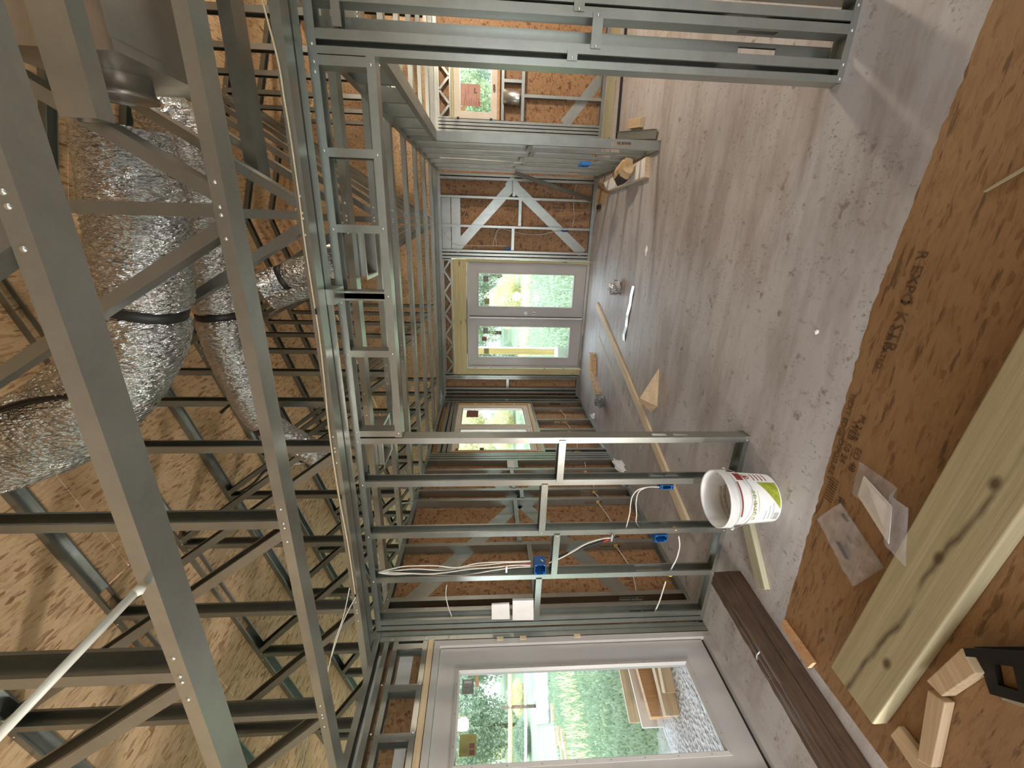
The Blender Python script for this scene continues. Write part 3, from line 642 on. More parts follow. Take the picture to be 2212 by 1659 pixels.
decal(w2, 'sash_clip', 'bark', quad_on(q2, .06, .12, .78, .84, .002), (1, 0, 0)); decal(w2, 'sash_clip', 'bark', quad_on(q2, .04, .10, 1.15, 1.19, .002), (1, 0, 0))
for y0, y1, z0, z1, mm in ((6.935, 6.975, .995, 2.30, 'orange_pine'), (5.225, 6.934, .965, 1.025, 'pale_pine'), (5.225, 6.934, 2.28, 2.325, 'treated_pine_y'), (5.222, 5.255, 1.026, 2.279, 'orange_pine')):
    sheet(wl, 'window_buck', mm, XL - .089, XL - .002, y0, y1, z0, z1)
for z in (1.25, 1.62, 1.95): sheet(wl, 'shim', 'pale_pine', XL - .06, XL + .01, 6.93, 6.934, z, z + .035)
w3, q3 = window('window_3', 'small high window in the right room', (1.525, YF + .02, 1.638), (1, 0, 0), .88, .645, (0, -1, 0), .035, .05)
nt_ = decal(w3, 'glass_notice', 'label_pink', quad_on(q3, .165, .45, .255, .55, -.026), (0, -1, 0), 'pink installation notice on the glass')
text(nt_, 'L', .10, q3(.335, .35, -.024), (0, 0, -1), (1, 0, 0), 'dark_ink', 'sticker_print')
for k in range(7): decal(nt_, 'sticker_print', 'label_maroon', quad_on(q3, .18, .24 + .03 * (k % 3 == 0), .275 + .035 * k, .281 + .035 * k, -.0245), (0, -1, 0))
for a in (.30, .34): decal(nt_, 'sticker_print', 'label_maroon', quad_on(q3, a - .05, a + .08, .47 - (a - .3), .476 - (a - .3), -.0245), (0, -1, 0))
decal(nt_, 'sticker_print', 'label_red', quad_on(q3, .175, .23, .262, .275, -.0245), (0, -1, 0)); decal(w3, 'glass_sticker', 'kraft_paper', quad_on(q3, .10, .16, .47, .55, -.026), (0, -1, 0))
MB().box(1.90, 1.97, YF - .012, YF + .004, 1.672, 1.70).build('sash_latch', 'bark', w3)
for z in (1.71, 2.21): MB().box(1.505, 1.535, YF - .004, YF + .012, z, z + .035).build('hinge', 'black_plastic', w3)

# ================================================================ ROOF TRUSSES (one every 65 cm)
TXL, TXR = -6.3, 5.1
ORD = ['the first counted from the camera, crossing the top of the view', 'second counted from the camera, ahead of the foil duct bend', 'third from the camera, lying just in front of the partition', 'fourth from the camera, first one past the partition', 'fifth counted from the camera', 'sixth counted from the camera', 'seventh counted from the camera', 'eighth counted from the camera', 'ninth counted from the camera', 'last one, close to the far gable wall']
def make_truss(y):
    r = thing('roof_truss', (0.02, y, zt(y)), 'galvanized steel roof truss, ' + ORD[0], 'truss', 'steel roof trusses'); z0 = zt(y); c = y + .046; m = 'truss_steel'
    MB().cee((TXL, c, z0), (TXR, c, z0), (0, 0, 1), .092, .044, .010).build('bottom_chord', 'galvanized_steel', r)
    for x in (TXL - .1, TXR + .1):
        MB().cee((x, c, z0 + rz(x) + .044), (.02 + (-.004 if x < 0 else .004), c, z0 + RZ + .044), (0, 0, -1), .092, .044, .010).build('top_chord', m, r)
    sp = []
    for n in range(-5, 5):
        x = .02 + 1.25 * n
        if not TXL < x < TXR: continue
        s = 1 if n <= 0 else -1
        MB().cee((x - .02 * s, c, z0 + .004), (x - .02 * s, c, z0 + rz(x) + .036), (s, 0, 0), .084, .041).build('web', m, r)
        for o in ([-1] if n < 0 else [1] if n > 0 else [-1, 1]):
            x2 = .02 + 1.25 * (n + o)
            if not TXL - .3 < x2 < TXR + .3: continue
            MB().cee((x + .055 * o, c, z0 + .006), (x2 - .03 * o, c, z0 + rz(x2) + .012), (-o, 0, 1), .084, .041).build('diagonal_web', m, r)
        sp += [(x + dx, c - .0465, z0 + .024) for dx in (-.085, -.012, .012, .085)] + [(x + dx, c - .0465, z0 + rz(x) + .012) for dx in (-.05, .03)]
    screws(r, sp, (0, -1, 0))
    return r
t0 = make_truss(.868)
for k in range(1, 10):
    y = .868 + .65 * k
    t = copy_tree(t0); t.location = (0.02, y, zt(y)); t['label'] = 'galvanized steel roof truss, ' + ORD[k]

# sheet-metal trunk and its carrier beam high on the right
tr = thing('air_duct_trunk', (1.05, 1.9, 2.95), 'large sheet metal air trunk lying in the roof space at the upper right', 'duct')
MB().box(.468, 1.9, 1.622, 2.155, 2.95, 3.36).build('trunk_body', 'sheet_metal', tr)
for x in (.468, .97, 1.47): MB().box(x, x + .03, 1.617, 2.160, 2.942, 2.9495).build('seam_flange', 'sheet_metal', tr)
MB().lathe([(.10, 0), (.10, .05), (.11, .055), (.11, .07)], (.4675, 1.9, 3.15), (-1, 0, 0), 20).build('collar', 'sheet_metal', tr, True)
cb = thing('carrier_channel', (1.0, 2.42, 2.93), 'dark steel channel beside the air trunk, ending in one screw', 'channel')
MB().cee((.17, 2.40, 2.915), (2.4, 2.40, 2.915), (0, 0, 1), .12, .06).build('channel_body', 'truss_steel', cb)
screws(cb, [(.20, 2.339, 2.945)], (0, -1, 0), .012, .007)

cb = thing('carrier_channel', (1.0, 1.55, 2.93), 'grey steel channel under the front edge of the sheet metal air trunk', 'channel')
_a = P(232, 262, Y=1.49)
MB().cee((_a.x, 1.487, _a.z - .0), (2.4, 1.487, _a.z), (0, 0, 1), .066, .10).build('channel_body', 'galvanized_steel', cb)

# insulated flexible foil ducts
def foil_duct(name, label, pts, radii, bands, group='foil ducts in the roof space', amp=.03):
    path = smoothpath(pts, 12); N = len(path); n = 40
    r = thing(name, tuple(path[0]), label, 'duct', group)
    mb = MB(); cum = [0]
    for i in range(1, N): cum.append(cum[-1] + (path[i] - path[i - 1]).length)
    # resample densely for the crinkles
    D = []; L = cum[-1]; M_ = int(L / .008)
    for i in range(M_ + 1):
        s = L * i / M_; j = max(0, min(N - 2, next((k for k in range(N - 1) if cum[k + 1] >= s), N - 2))); f = (s - cum[j]) / max(1e-6, cum[j + 1] - cum[j])
        D.append((path[j].lerp(path[j + 1], f), s / L))
    u = None
    for i, (p, f) in enumerate(D):
        d = (D[min(i + 1, M_)][0] - D[max(i - 1, 0)][0]).normalized()
        if u is None: u = d.orthogonal().normalized()
        u = (u - d * u.dot(d)).normalized(); q = d.cross(u)
        R = np.interp(f, np.linspace(0, 1, len(radii)), radii)
        for b_ in bands:
            R *= 1 - .18 * math.exp(-((f - b_) * L / .03) ** 2)
        for a in range(n):
            th = 2 * PI * a / n
            rr = R * (1 + amp * math.sin(i * 1.9 + 1.6 * math.sin(3 * th + i * .21)) * (.35 + .65 * abs(math.sin(2.3 * th + i * .11))) + amp * .12 * rng.normal())
            mb.v.append(tuple(p + (u * math.cos(th) + q * math.sin(th)) * rr))
    for i in range(M_):
        for a in range(n): mb.f.append((i * n + a, i * n + (a + 1) % n, (i + 1) * n + (a + 1) % n, (i + 1) * n + a)); mb.mi.append(0)
    mb.f += [tuple(range(n - 1, -1, -1)), tuple(M_ * n + a for a in range(n))]; mb.mi += [0, 0]
    mb.build('duct_sleeve', 'foil', r, True)
    for b_ in bands:
        i = int(b_ * M_); p = D[i][0]; d = (D[min(i + 1, M_)][0] - D[max(i - 1, 0)][0]).normalized(); R = np.interp(b_, np.linspace(0, 1, len(radii)), radii)
        MB().lathe([(R * .86, -.024), (R * .90, -.024), (R * .92, 0), (R * .90, .024), (R * .86, .024)], p, d, 28).build('duct_strap', 'black_tape', r, True)
    return r
foil_duct('flexible_duct', 'thick crinkled foil duct bending up to the left behind the second truss',
          [(.30, 1.90, 3.18), (.12, 1.9, 3.19), (-.10, 1.9, 3.22), (-.32, 1.9, 3.27), (-.52, 1.9, 3.35), (-.72, 1.89, 3.52), (-.90, 1.87, 3.75), (-1.03, 1.83, 4.05), (-1.11, 1.8, 4.36)],
          [.155, .175, .175, .18, .20, .205, .195, .19], [.33])
foil_duct('flexible_duct', 'narrower foil duct running left behind the third truss',
          [tuple(P(335, 228, Y=2.56)), tuple(P(380, 280, Y=2.56)), (.10, 2.57, 3.37), (-.24, 2.57, 3.38), (-.56, 2.57, 3.385), (-.90, 2.58, 3.35), (-1.26, 2.62, 3.28), (-1.46, 2.66, 3.10), (-1.60, 2.68, 2.93)],
          [.125, .135, .13, .135, .13, .115, .09, .085], [.47, .80])
foil_duct('flexible_duct', 'small foil duct end with black tape over the partition header',
          [tuple(P(560, 620, Y=2.62)), tuple(P(610, 600, Y=2.66)), tuple(P(660, 585, Y=2.64)), tuple(P(712, 572, Y=2.62))], [.075, .085, .08], [.35])
foil_duct('flexible_duct', 'small foil duct end between trusses above the left stud section',
          [tuple(P(630, 985, Y=3.2)), tuple(P(680, 975, Y=3.15)), tuple(P(720, 985, Y=3.10))], [.08, .09, .08], [.3])
foil_duct('flexible_duct', 'foil duct glimpsed behind the third truss at upper left of the bend',
          [tuple(P(585, 640, Y=3.2)), tuple(P(640, 618, Y=3.2)), tuple(P(700, 600, Y=3.2))], [.10, .11, .10], [])
def dangling(label, pts, r, Y, m='black_plastic'):
    p = [P(x, y, Y=Y) for x, y in pts]; o = thing('hanger_strap', tuple(p[0]), label, 'strap'); MB().tube(smoothpath(p, 5), r, 6).build('strap_body', m, o, True)
dangling('black strap tail hanging from the third truss above the stud section', [(612, 1000), (590, 1014), (572, 1018), (548, 1044), (520, 1062)], .008, 2.14)
dangling('dark strap crossing above the thick foil duct bend at the left edge', [(-20, 892), (60, 868), (150, 856), (175, 850)], .014, 1.70)
dangling('short black strap tail beside the narrower foil duct', [(500, 872), (485, 884), (478, 892)], .010, 2.75)
# register boots standing on the ceiling line
def boot(x0, x1, y0, y1, z, h, label):
    r = thing('register_boot', ((x0 + x1) / 2, (y0 + y1) / 2, z), label, 'vent', 'sheet metal register boots'); t = .004
    mb = MB(); A = [(x0, y0), (x1, y0), (x1, y1), (x0, y1)]; B = [(x0 + t, y0 + t), (x1 - t, y0 + t), (x1 - t, y1 - t), (x0 + t, y1 - t)]
    vs = [(a, b, z) for a, b in A + B] + [(a, b, z + h) for a, b in A] + [(a, b, z + h - t) for a, b in B]
    mb.add(vs, [f for j in range(4) for k in ((j + 1) % 4,) for f in ((j, k, 4 + k, 4 + j), (j, 8 + j, 8 + k, k), (4 + j, 4 + k, 12 + k, 12 + j))] + [(8, 9, 10, 11), (15, 14, 13, 12)])
    mb.build('boot_body', 'sheet_metal', r)
    e = .022; fm = MB(); O = [(x0 - e, y0 - e), (x1 + e, y0 - e), (x1 + e, y1 + e), (x0 - e, y1 + e)]
    fm.add([(a, b, zz) for zz in (z - .004, z - .001) for a, b in O + A], [f for j in range(4) for k in ((j + 1) % 4,) for f in ((j, k, 4 + k, 4 + j), (8 + j, 12 + j, 12 + k, 8 + k), (j, 8 + j, 8 + k, k), (4 + j, 4 + k, 12 + k, 12 + j))])
    fm.build('mounting_flange', 'bright_steel', r)
    MB().lathe([(.07, 0), (.07, .1)], ((x0 + x1) / 2, (y0 + y1) / 2, z + h + .001), (0, 0, 1), 18).build('collar', 'sheet_metal', r, True)
    return r
boot(-.34, -.06, 2.935, 3.20, 2.60, .22, 'open sheet metal register boot seen through the middle of the header')
boot(-1.80, -1.50, 2.935, 3.20, 2.60, .22, 'sheet metal register boot behind the left stud section')
# loose cable clipped along the third truss, and the slack ends below it
cp = [P(x, y, Y=2.155) for x, y in ((566, 0), (600, 130), (614, 215), (628, 300), (645, 420), (659, 530), (676, 640), (690, 730), (701, 830), (712, 940), (730, 1060), (752, 1180), (768, 1290))]
cb = thing('cable', tuple(cp[0]), 'thin beige cable clipped along the third roof truss', 'cable')
MB().tube(smoothpath(cp, 6), .0042, 6).build('cord', 'tan_cord', cb, True)
for x, y in ((683, 674), (737, 1074), (768, 1288)):
    p = P(x, y, Y=2.15); MB().beam(p + Vector((-.012, 0, 0)), p + Vector((.016, 0, 0)), (0, 0, 1), .006, .008).build('cable_tie', 'black_plastic', cb)
cw = thing('cable', tuple(P(768, 1290, Y=2.12)), 'slack grey cable ends hanging under the third roof truss', 'cable')
for pts_ in (((768, 1290), (740, 1345), (715, 1420), (690, 1495), (672, 1560), (650, 1659)), ((755, 1270), (742, 1330), (722, 1390), (700, 1480), (668, 1570), (640, 1640))):
    MB().tube(smoothpath([P(x, y, Y=2.12 - .02 * i) for i, (x, y) in enumerate(pts_)], 6), .0035, 6).build('cord', 'rod_pex', cw, True)
# lateral brace rod from the nearest truss
rd_ = thing('brace_rod', tuple(P(305, 1272, Y=.86)), 'pale round brace rod with a flattened screwed end on the nearest truss', 'rod')
a_, b_ = P(290, 1282, Y=.84), P(-40, 1628, Y=.55)
MB().tube([a_, b_], .010, 10).build('rod', 'rod_pex', rd_, True)
c_ = P(312, 1268, Y=.862)
MB().tube([a_, a_.lerp(c_, .5), c_], [.0105, .013, .006], 10).build('flattened_end', 'rod_pex', rd_, True)

# ================================================================ WIRING
def cable(label, pts, m='white_cable', r=.0045, name='cable', group='electrical cables'):
    t = thing(name, tuple(pts[0]), label, 'cable', group); MB().tube(smoothpath(pts, 7), r, 6).build('sheath', m, t, True); return t
def PP(lst, **k): return [P(x, y, **k) for x, y in lst]
def ebox(px, py, Y, label, w=.06, h=.095, d=.07, face=-1):
    """open blue device box, mouth towards the camera side"""
    c = P(px, py, Y=Y); r = thing('electrical_box', tuple(c), label, 'electrical box', 'blue electrical boxes'); t = .004
    y0, y1 = c.y + .0, c.y + d
    A = [(c.x - w / 2, c.z - h / 2), (c.x + w / 2, c.z - h / 2), (c.x + w / 2, c.z + h / 2), (c.x - w / 2, c.z + h / 2)]; B = [(a + (t if i in (0, 3) else -t), b + (t if i < 2 else -t)) for i, (a, b) in enumerate(A)]
    mb = MB(); vs = [(a, y0, b) for a, b in A + B] + [(a, y1, b) for a, b in A] + [(a, y1 - t, b) for a, b in B]
    mb.add(vs, [f for j in range(4) for k in ((j + 1) % 4,) for f in ((j, k, 4 + k, 4 + j), (j, 8 + j, 8 + k, k), (4 + j, 4 + k, 12 + k, 12 + j))] + [(8, 9, 10, 11), (15, 14, 13, 12)])
    mb.build('box_shell', 'blue_plastic', r)
    for s in (-1, 1):
        for z in (-h * .36, h * .36): MB().box(c.x + s * (w / 2 - .010) - .004, c.x + s * (w / 2 - .010) + .004, y0 + .001, y0 + .02, c.z + z - .004, c.z + z + .004).build('screw_boss', 'blue_light', r)
    return r, c
b1, c1 = ebox(1167, 1231, YP - .03, 'deep blue box with a white label beside the fourth partition stud', .095, .085, .09)
MB().prism([(c1.x + .0478, c1.y + .03, c1.z - .02), (c1.x + .0478, c1.y + .05, c1.z - .005), (c1.x + .0478, c1.y + .056, c1.z - .012), (c1.x + .0478, c1.y + .036, c1.z - .027)], (.0006, 0, 0)).build('box_label', 'white_paper', b1)
ebox(1428, 1164, YP - .012, 'blue outlet box low on the third partition stud', .062, .095, .06)
ebox(1441, 1053, YP + .01, 'blue outlet box low on the second partition stud, beside the bucket', .035, .095, .07)
ebox(1221, 497, YF - .004, 'blue outlet box on the far wall right of the door, lower one', .06, .09, .06); ebox(1097, 538, YF - .004, 'dark blue switch box on the far wall beside the door', .06, .09, .06)
# bundle down the fourth partition stud
yb = YP + .03
cable('uppermost white cable of the bundle on the fourth partition stud', PP([(817, 1236), (850, 1228), (878, 1223), (940, 1222), (985, 1226), (1030, 1217), (1075, 1214), (1110, 1213), (1146, 1212)], Y=yb))
cable('second white cable of the bundle on the fourth partition stud', PP([(817, 1237), (860, 1232), (900, 1229), (960, 1232), (1010, 1224), (1060, 1219), (1100, 1215), (1146, 1216)], Y=yb + .012))
cable('third white cable of the bundle on the fourth partition stud', PP([(817, 1237), (870, 1238), (920, 1240), (960, 1237), (1010, 1230), (1060, 1226), (1110, 1221), (1146, 1221)], Y=yb - .01))
cable('lowest white cable of the bundle, sagging towards the stud web', PP([(817, 1237), (850, 1241), (900, 1239), (950, 1243), (1000, 1243), (1060, 1233), (1110, 1226), (1146, 1224)], Y=yb + .004))
cable('dark red cable entering the blue box from above', PP([(1085, 1226), (1105, 1222), (1130, 1219), (1147, 1218)], Y=yb - .004), 'red_tape', .006)
cable('white cable rising from the blue box to the third stud', PP([(1190, 1213), (1215, 1203), (1245, 1185), (1275, 1170), (1305, 1162), (1325, 1160)], Y=yb + .015))
cable('lower white cable between the blue box and third stud', PP([(1186, 1216), (1208, 1207), (1240, 1190), (1268, 1174), (1300, 1164), (1324, 1162)], Y=yb))
bk = cable('thick black cable with a red band under the third stud', PP([(1205, 1203), (1250, 1187), (1285, 1175), (1315, 1165), (1338, 1160)], Y=yb + .02), 'black_tape', .009)
MB().tube(PP([(1303, 1169), (1317, 1164)], Y=yb + .018), .0105, 8).build('red_band', 'red_tape', bk, True)
for px, py, lab in ((1322, 1161, 'third'), (1094, 1229, 'fourth')):
    p = P(px, py, Y=YP - .012); c = thing('cable_staple', tuple(p), 'bright metal cable strap screwed to the %s partition stud' % lab, 'strap'); MB().box(p.x - .035, p.x + .025, p.y - .002, p.y + .002, p.z - .006, p.z + .006).build('strap_plate', 'bright_steel', c); screws(c, [(p.x + .018, p.y - .0025, p.z)], (0, -1, 0), .005)
cable('white cable curving from the second stud box up to the third stud', PP([(1425, 1052), (1400, 1052), (1378, 1058), (1366, 1072), (1362, 1090), (1360, 1110), (1352, 1142)], Y=YP + .03))
cable('white cable looping down to the third stud knock-out', PP([(1398, 1052), (1380, 1062), (1374, 1085), (1375, 1110), (1375, 1130), (1392, 1146), (1420, 1142), (1458, 1142)], Y=YP + .075))
cable('white cable hanging from the third stud to the fourth', PP([(1466, 1158), (1468, 1180), (1462, 1205), (1452, 1225), (1446, 1236)], Y=YP + .03), r=.0055)
cable('white cable running from the fourth stud to the corner post', PP([(1438, 1256), (1432, 1275), (1424, 1300), (1412, 1326)], Y=YP + .035), r=.0055)
cable('thin grey cable dangling between fourth stud and corner post', PP([(965, 1263), (963, 1285), (968, 1310), (976, 1332)], Y=YP + .03), 'rod_pex', .004)
for i, (px, py) in enumerate(((1447, 1241), (1458, 1142))):
    p = P(px, py, Y=YP + .02); o = thing('wire_bushing', tuple(p), 'yellow wire bushing in the %s partition stud' % ('fourth', 'third')[i], 'bushing'); MB().lathe([(.010, -.004), (.02, -.004), (.02, .004), (.010, .004), (.010, -.004)], p, (1, 0, 0), 12).build('bushing_ring', 'yellow_bushing', o, True)
# left wall run
pts_ = [(1458, 1278, 'a')]
yy = [2.71, 3.36, 4.09, 4.29, 4.74, 5.27, 5.90, 6.26, 6.73]
for i in range(len(yy) - 1):
    a, b_ = yy[i], yy[i + 1]; cable('white cable through left wall stud knock-outs, span %s' % ['by the corner post', 'under the upper strap brace', 'between the close pair of studs', 'past the twin window', 'under the near window', 'under the middle of the windows', 'under the far window', 'at the far end of the windows'][i], [(xc, a, .45), (xc + .004, (a + b_) / 2, .43 - .05 * (b_ - a)), (xc, b_, .45)], r=.0045)
# far wall and right wall wiring
cable('cable looping from the switch box across the far wall', PP([(1098, 532), (1065, 531), (1020, 531), (985, 528), (970, 516), (960, 505), (950, 499)], Y=YF + .06)); cable('cable looping up and over on the far wall panel', PP([(1065, 530), (1068, 515), (1074, 497), (1085, 494), (1105, 499), (1130, 505), (1165, 507), (1190, 502), (1213, 498)], Y=YF + .06))
cable('second looping cable of the far wall panel', PP([(1073, 530), (1071, 516), (1074, 500), (1082, 494)], Y=YF + .05)); cable('vertical pair of cables on the far wall rising to the right', PP([(1236, 490), (1240, 470), (1239, 440), (1241, 415), (1246, 393)], Y=YF + .05))
cable('cable along the right wall studs', PP([(950, 341), (1000, 343), (1060, 347), (1110, 350)], X=XR - .004)); cable('lower cable of the right wall studs', PP([(1110, 352), (1180, 353), (1250, 357)], X=XR - .004))
c = P(1262, 359, X=XR - .02); o = thing('electrical_box', tuple(c), 'bright blue outlet box on the right wall studs', 'electrical box', 'blue electrical boxes'); MB().box(c.x, c.x + .04, c.y - .12, c.y + .12, c.z - .06, c.z + .06).build('box_shell', 'blue_light', o); MB().box(c.x - .004, c.x - .0005, c.y - .05, c.y + .05, c.z - .04, c.z + .04).build('box_mouth', 'blue_plastic', o)
c = P(876, 1083, Y=4.165); c.z = zt(4.165) + .001; o = thing('electrical_box', tuple(c), 'blue ceiling box hung on a truss above the left studs', 'electrical box', 'blue electrical boxes'); MB().lathe([(0, 0), (.05, 0), (.052, .055), (.047, .055), (.045, .005), (0, .005)], c, (0, 0, -1), 14).build('box_shell', 'blue_plastic', o, True); cable('white drop cable at the blue ceiling box', [c + Vector((.02, -.058, -.03)), c + Vector((.03, -.07, .12)), c + Vector((-.02, -.06, .25))])
p = P(1108, 1317, Y=YP - .002); o = thing('pvc_sleeve', tuple(p), 'two grey-white plastic sleeve pieces on the corner post', 'sleeve')
MB().prism(PP([(1062, 1303), (1100, 1301), (1101, 1334), (1062, 1335)], Y=YP - .003), (0, -.014, 0)).build('short_sleeve', 'pvc_white', o); MB().prism(PP([(1107, 1293), (1152, 1292), (1152, 1335), (1107, 1335)], Y=YP - .003), (0, -.02, 0)).build('long_sleeve', 'pvc_white', o)
p = P(1112, 1003, X=XL + .01); o = thing('wall_sleeve', tuple(p), 'pinkish white sleeve between the left wall studs beside the window', 'sleeve'); MB().box(XL - .06, XL + .005, 4.80, 4.97, p.z - .01, p.z + .10).build('sleeve_body', 'pvc_white', o)
# vent cap in the stud bay of the right room
o = thing('vent_pipe', (1.82, YF + .05, 1.31), 'short galvanized round vent pipe under the small high window', 'vent'); MB().lathe([(.095, 0), (.097, .02), (.095, .24), (.090, .24), (.090, .004), (0, .004)], (1.82, YF - .01, 1.31), (0, 0, 1), 24).build('pipe_body', 'bright_steel', o, True)
# leaning track
a_, b_ = P(1112, 374, X=XR - .03), P(1279, 433, Y=YF - .03); b_.z = .055
o = thing('leaning_channel', tuple(b_), 'loose steel channel leaning from the right wall to the far wall base', 'channel'); MB().cee(b_, a_, (0, -1, 0), .06, .03, 0).build('channel_body', 'truss_steel', o)

# ---- unseen back wall and garage opening, added so daylight enters low
wb = struct('wall_back', (0, -3.2, 0), 'unseen back wall, its wide doorway added to let daylight in low')
sheet(wb, 'sheathing_panel', 'wall_osb', -6.2, -1.9, -3.26, -3.2, 0, 2.64); sheet(wb, 'sheathing_panel', 'wall_osb', 2.3, 5.2, -3.26, -3.2, 0, 2.64); sheet(wb, 'sheathing_panel', 'wall_osb', -1.898, 2.298, -3.26, -3.2, 2.25, 2.64)
gb = MB(); gb.prism([(-6.2, -1.21, 2.65), (5.2, -1.21, 2.65)] + [(x, -1.21, deck_z(x, -1.2) - .01) for x in (5.2, .02, -6.2)], (0, -.012, 0)); gb.build('gable_panel', 'roof_osb', wb)
sheet(wb, 'ceiling_panel', 'roof_osb', -3.0, 5.2, -3.2, -1.21, 2.65, 2.665)

# ================================================================ FLOOR ITEMS
# joint-compound pail
def pail():
    base = P(1656, 1075, Z=0); c = Vector((base.x, base.y, .0)); H = .345; r0, r1 = .148, .172
    o = thing('bucket', tuple(c), 'white plastic joint compound bucket standing before the partition studs', 'bucket')
    MB().lathe([(0, .0), (r0 - .012, 0), (r0, .008), (r0 + (r1 - r0) * .82, H * .82), (r0 + (r1 - r0) * .82 + .008, H * .825), (r1 + .004, H * .96), (r1 + .008, H * .965), (r1 + .008, H), (r1, H), (r1 - .004, H * .97), (r0 - .004, .02), (0, .016)], c, (0, 0, 1), 48).build('bucket_shell', 'white_plastic', o, True)
    for h in (.855, .885, .915, .945): MB().lathe([(r1 - .004, H * h - .002), (r1 + .0075, H * h - .002), (r1 + .0075, H * h + .003), (r1 - .004, H * h + .003)], c, (0, 0, 1), 48).build('rim_ring', 'white_plastic', o, True)
    sm = MB()
    for h in np.linspace(.18, .9, 9):
        a = rng.uniform(0, 6.28); rr = r0 + (r1 - r0) * h - .006
        sm.lathe([(rr + .001, H * h - rng.uniform(.005, .014)), (rr - .004, H * h), (rr + .001, H * h + rng.uniform(.004, .016))], c, (0, 0, 1), 22, 0, a, a + rng.uniform(1.5, 4))
    tag(sm.build('compound_residue', 'compound_smear', o, True), kind='stuff')
    MB().lathe([(0, 0), (.12, 0), (.135, .004)], c + Vector((0, 0, .022)), (0, 0, 1), 24).build('dried_compound', 'compound_smear', o, True)
    # printed label: curved patches on the outside, a = angle from the direction facing the camera, b = height
    d0 = (CO - c); th0 = math.atan2(d0.y, d0.x)
    def R(b): return r0 + (r1 - r0) * b + .0012
    def patch(name, m, a0, a1, b0, b1, shape=None, n=10, parent=o):
        mb = MB()
        for i in range(n + 1):
            f = i / n; a = th0 + a0 + (a1 - a0) * f; lo, hi = (b0, b1) if shape is None else shape(f, b0, b1)
            for b in (lo, hi): mb.v.append((c.x + R(b) * math.cos(a), c.y + R(b) * math.sin(a), H * b))
        for i in range(n): mb.f.append((2 * i, 2 * i + 2, 2 * i + 3, 2 * i + 1)); mb.mi.append(0)
        return mb.build(name, m, parent, True)
    lb = patch('label', 'white_paper', -1.15, 1.3, .03, .79, n=20)
    # inks stand a hair proud of the label
    R0 = R
    def R(b): return R0(b) + .0012
    patch('label_print', 'red_print', -.72, .62, .755, .785, parent=lb)
    patch('label_print', 'green_print', -.42, .62, .05, .40, lambda f, lo, hi: (lo, lo + (hi - lo) * (.05 + .95 * f)), 14, lb)
    patch('label_print', 'red_print', .70, 1.12, .62, .75, parent=lb); 
    for k in range(4): patch('label_print', 'red_print', .70, 1.12, .18 + .075 * k, .20 + .075 * k, parent=lb)
    ring = MB(); cc = (.91, .545)
    for k in range(21):
        a = 2 * PI * k / 20
        for r_ in (.052, .066): A = th0 + cc[0] + r_ * math.cos(a) * 2.3; B = cc[1] + r_ * math.sin(a); ring.v.append((c.x + R(B) * math.cos(A), c.y + R(B) * math.sin(A), H * B))
    for k in range(20): ring.f.append((2 * k, 2 * k + 2, 2 * k + 3, 2 * k + 1)); ring.mi.append(0)
    ring.build('label_print', 'red_print', lb)
    patch('label_print', 'red_print', .84, .96, .515, .585, parent=lb)
    for k, (a0, a1) in enumerate(((-.95, -.2), (-.9, -.3), (-.95, -.5))): patch('label_print', 'grey_print', a0, a1, .17 + .07 * k, .185 + .07 * k, parent=lb)
    patch('label_print', 'grey_print', -.98, -.62, .06, .15, parent=lb)
    # LIGHTWEIGHT bent round the pail, letter by letter
    word = 'LIGHTWEIGHT'
    for i, ch in enumerate(word):
        a = th0 - .90 + i * .107; b = .505; rr = R(b); p = Vector((c.x + rr * math.cos(a), c.y + rr * math.sin(a), H * b))
        text(lb, ch, .031, p, (-math.sin(a), math.cos(a), 0), (0, 0, 1), 'green_print', 'label_lettering', .001)
    patch('label_print', 'green_print', -.55, .25, .455, .463, parent=lb)
    # wire bail lying down over the front, plastic grip
    e1, e2 = [c + Vector(((r1 + .006) * math.cos(th0 + s * 1.42), (r1 + .006) * math.sin(th0 + s * 1.42), H * .80)) for s in (1, -1)]
    pts = []
    for i in range(15):
        f = i / 14; a = th0 + 1.42 - 2.84 * f; dip = math.sin(PI * f); rr = r1 + .012 + .008 * dip
        pts.append(c + Vector((rr * math.cos(a), rr * math.sin(a), H * (.84 - .25 * dip))))
    MB().tube(smoothpath(pts, 3), .0022, 6).build('wire_bail', 'sheet_metal', o, True)
    for e in (e1, e2): MB().lathe([(0, -.008), (.014, -.008), (.014, .008), (0, .008)], e, (e - c).normalized(), 12).build('bail_lug', 'white_plastic', o, True)
pail()
def plank(name, label, a, b, w, h, m, up=(0, 0, 1), cat='board', group=None, mats_end=None):
    a, b = Vector(a), Vector(b); o = thing(name, tuple(a), label, cat, group)
    MB().beam(a, b, up, w, h).build('board_body', m, o)
    return o
# treated 2x4 offcut on the slab left of the bucket: lengthwise along its own grain
def plank_solid(name, label, a, b, w, h, m, cat='board', group=None):
    """one-piece board lying on what is under it; grain axis is its local X"""
    a, b = Vector(a), Vector(b); L = (b - a).length; mb = MB(); mb.box(0, L, -w / 2, w / 2, 0, h)
    ob = bpy.data.objects.new(name, mb.mesh(name, m)); COL.objects.link(ob); d = (b - a).normalized()
    z = Vector((0, 0, 1)); z = (z - d * z.dot(d)).normalized(); y = z.cross(d); R = Matrix((d, y, z)).transposed().to_4x4(); R.translation = a; ob.matrix_world = R
    bv = ob.modifiers.new('edge', 'BEVEL'); bv.width = min(.003, h * .2); bv.segments = 2
    tag(ob, label, cat, group); return ob
plank_solid('board', 'greenish treated board on the slab between bucket and dark timber', (-2.128, 1.935, 0), (-1.70, 2.47 - .12, 0), .089, .038, 'treated_pine')
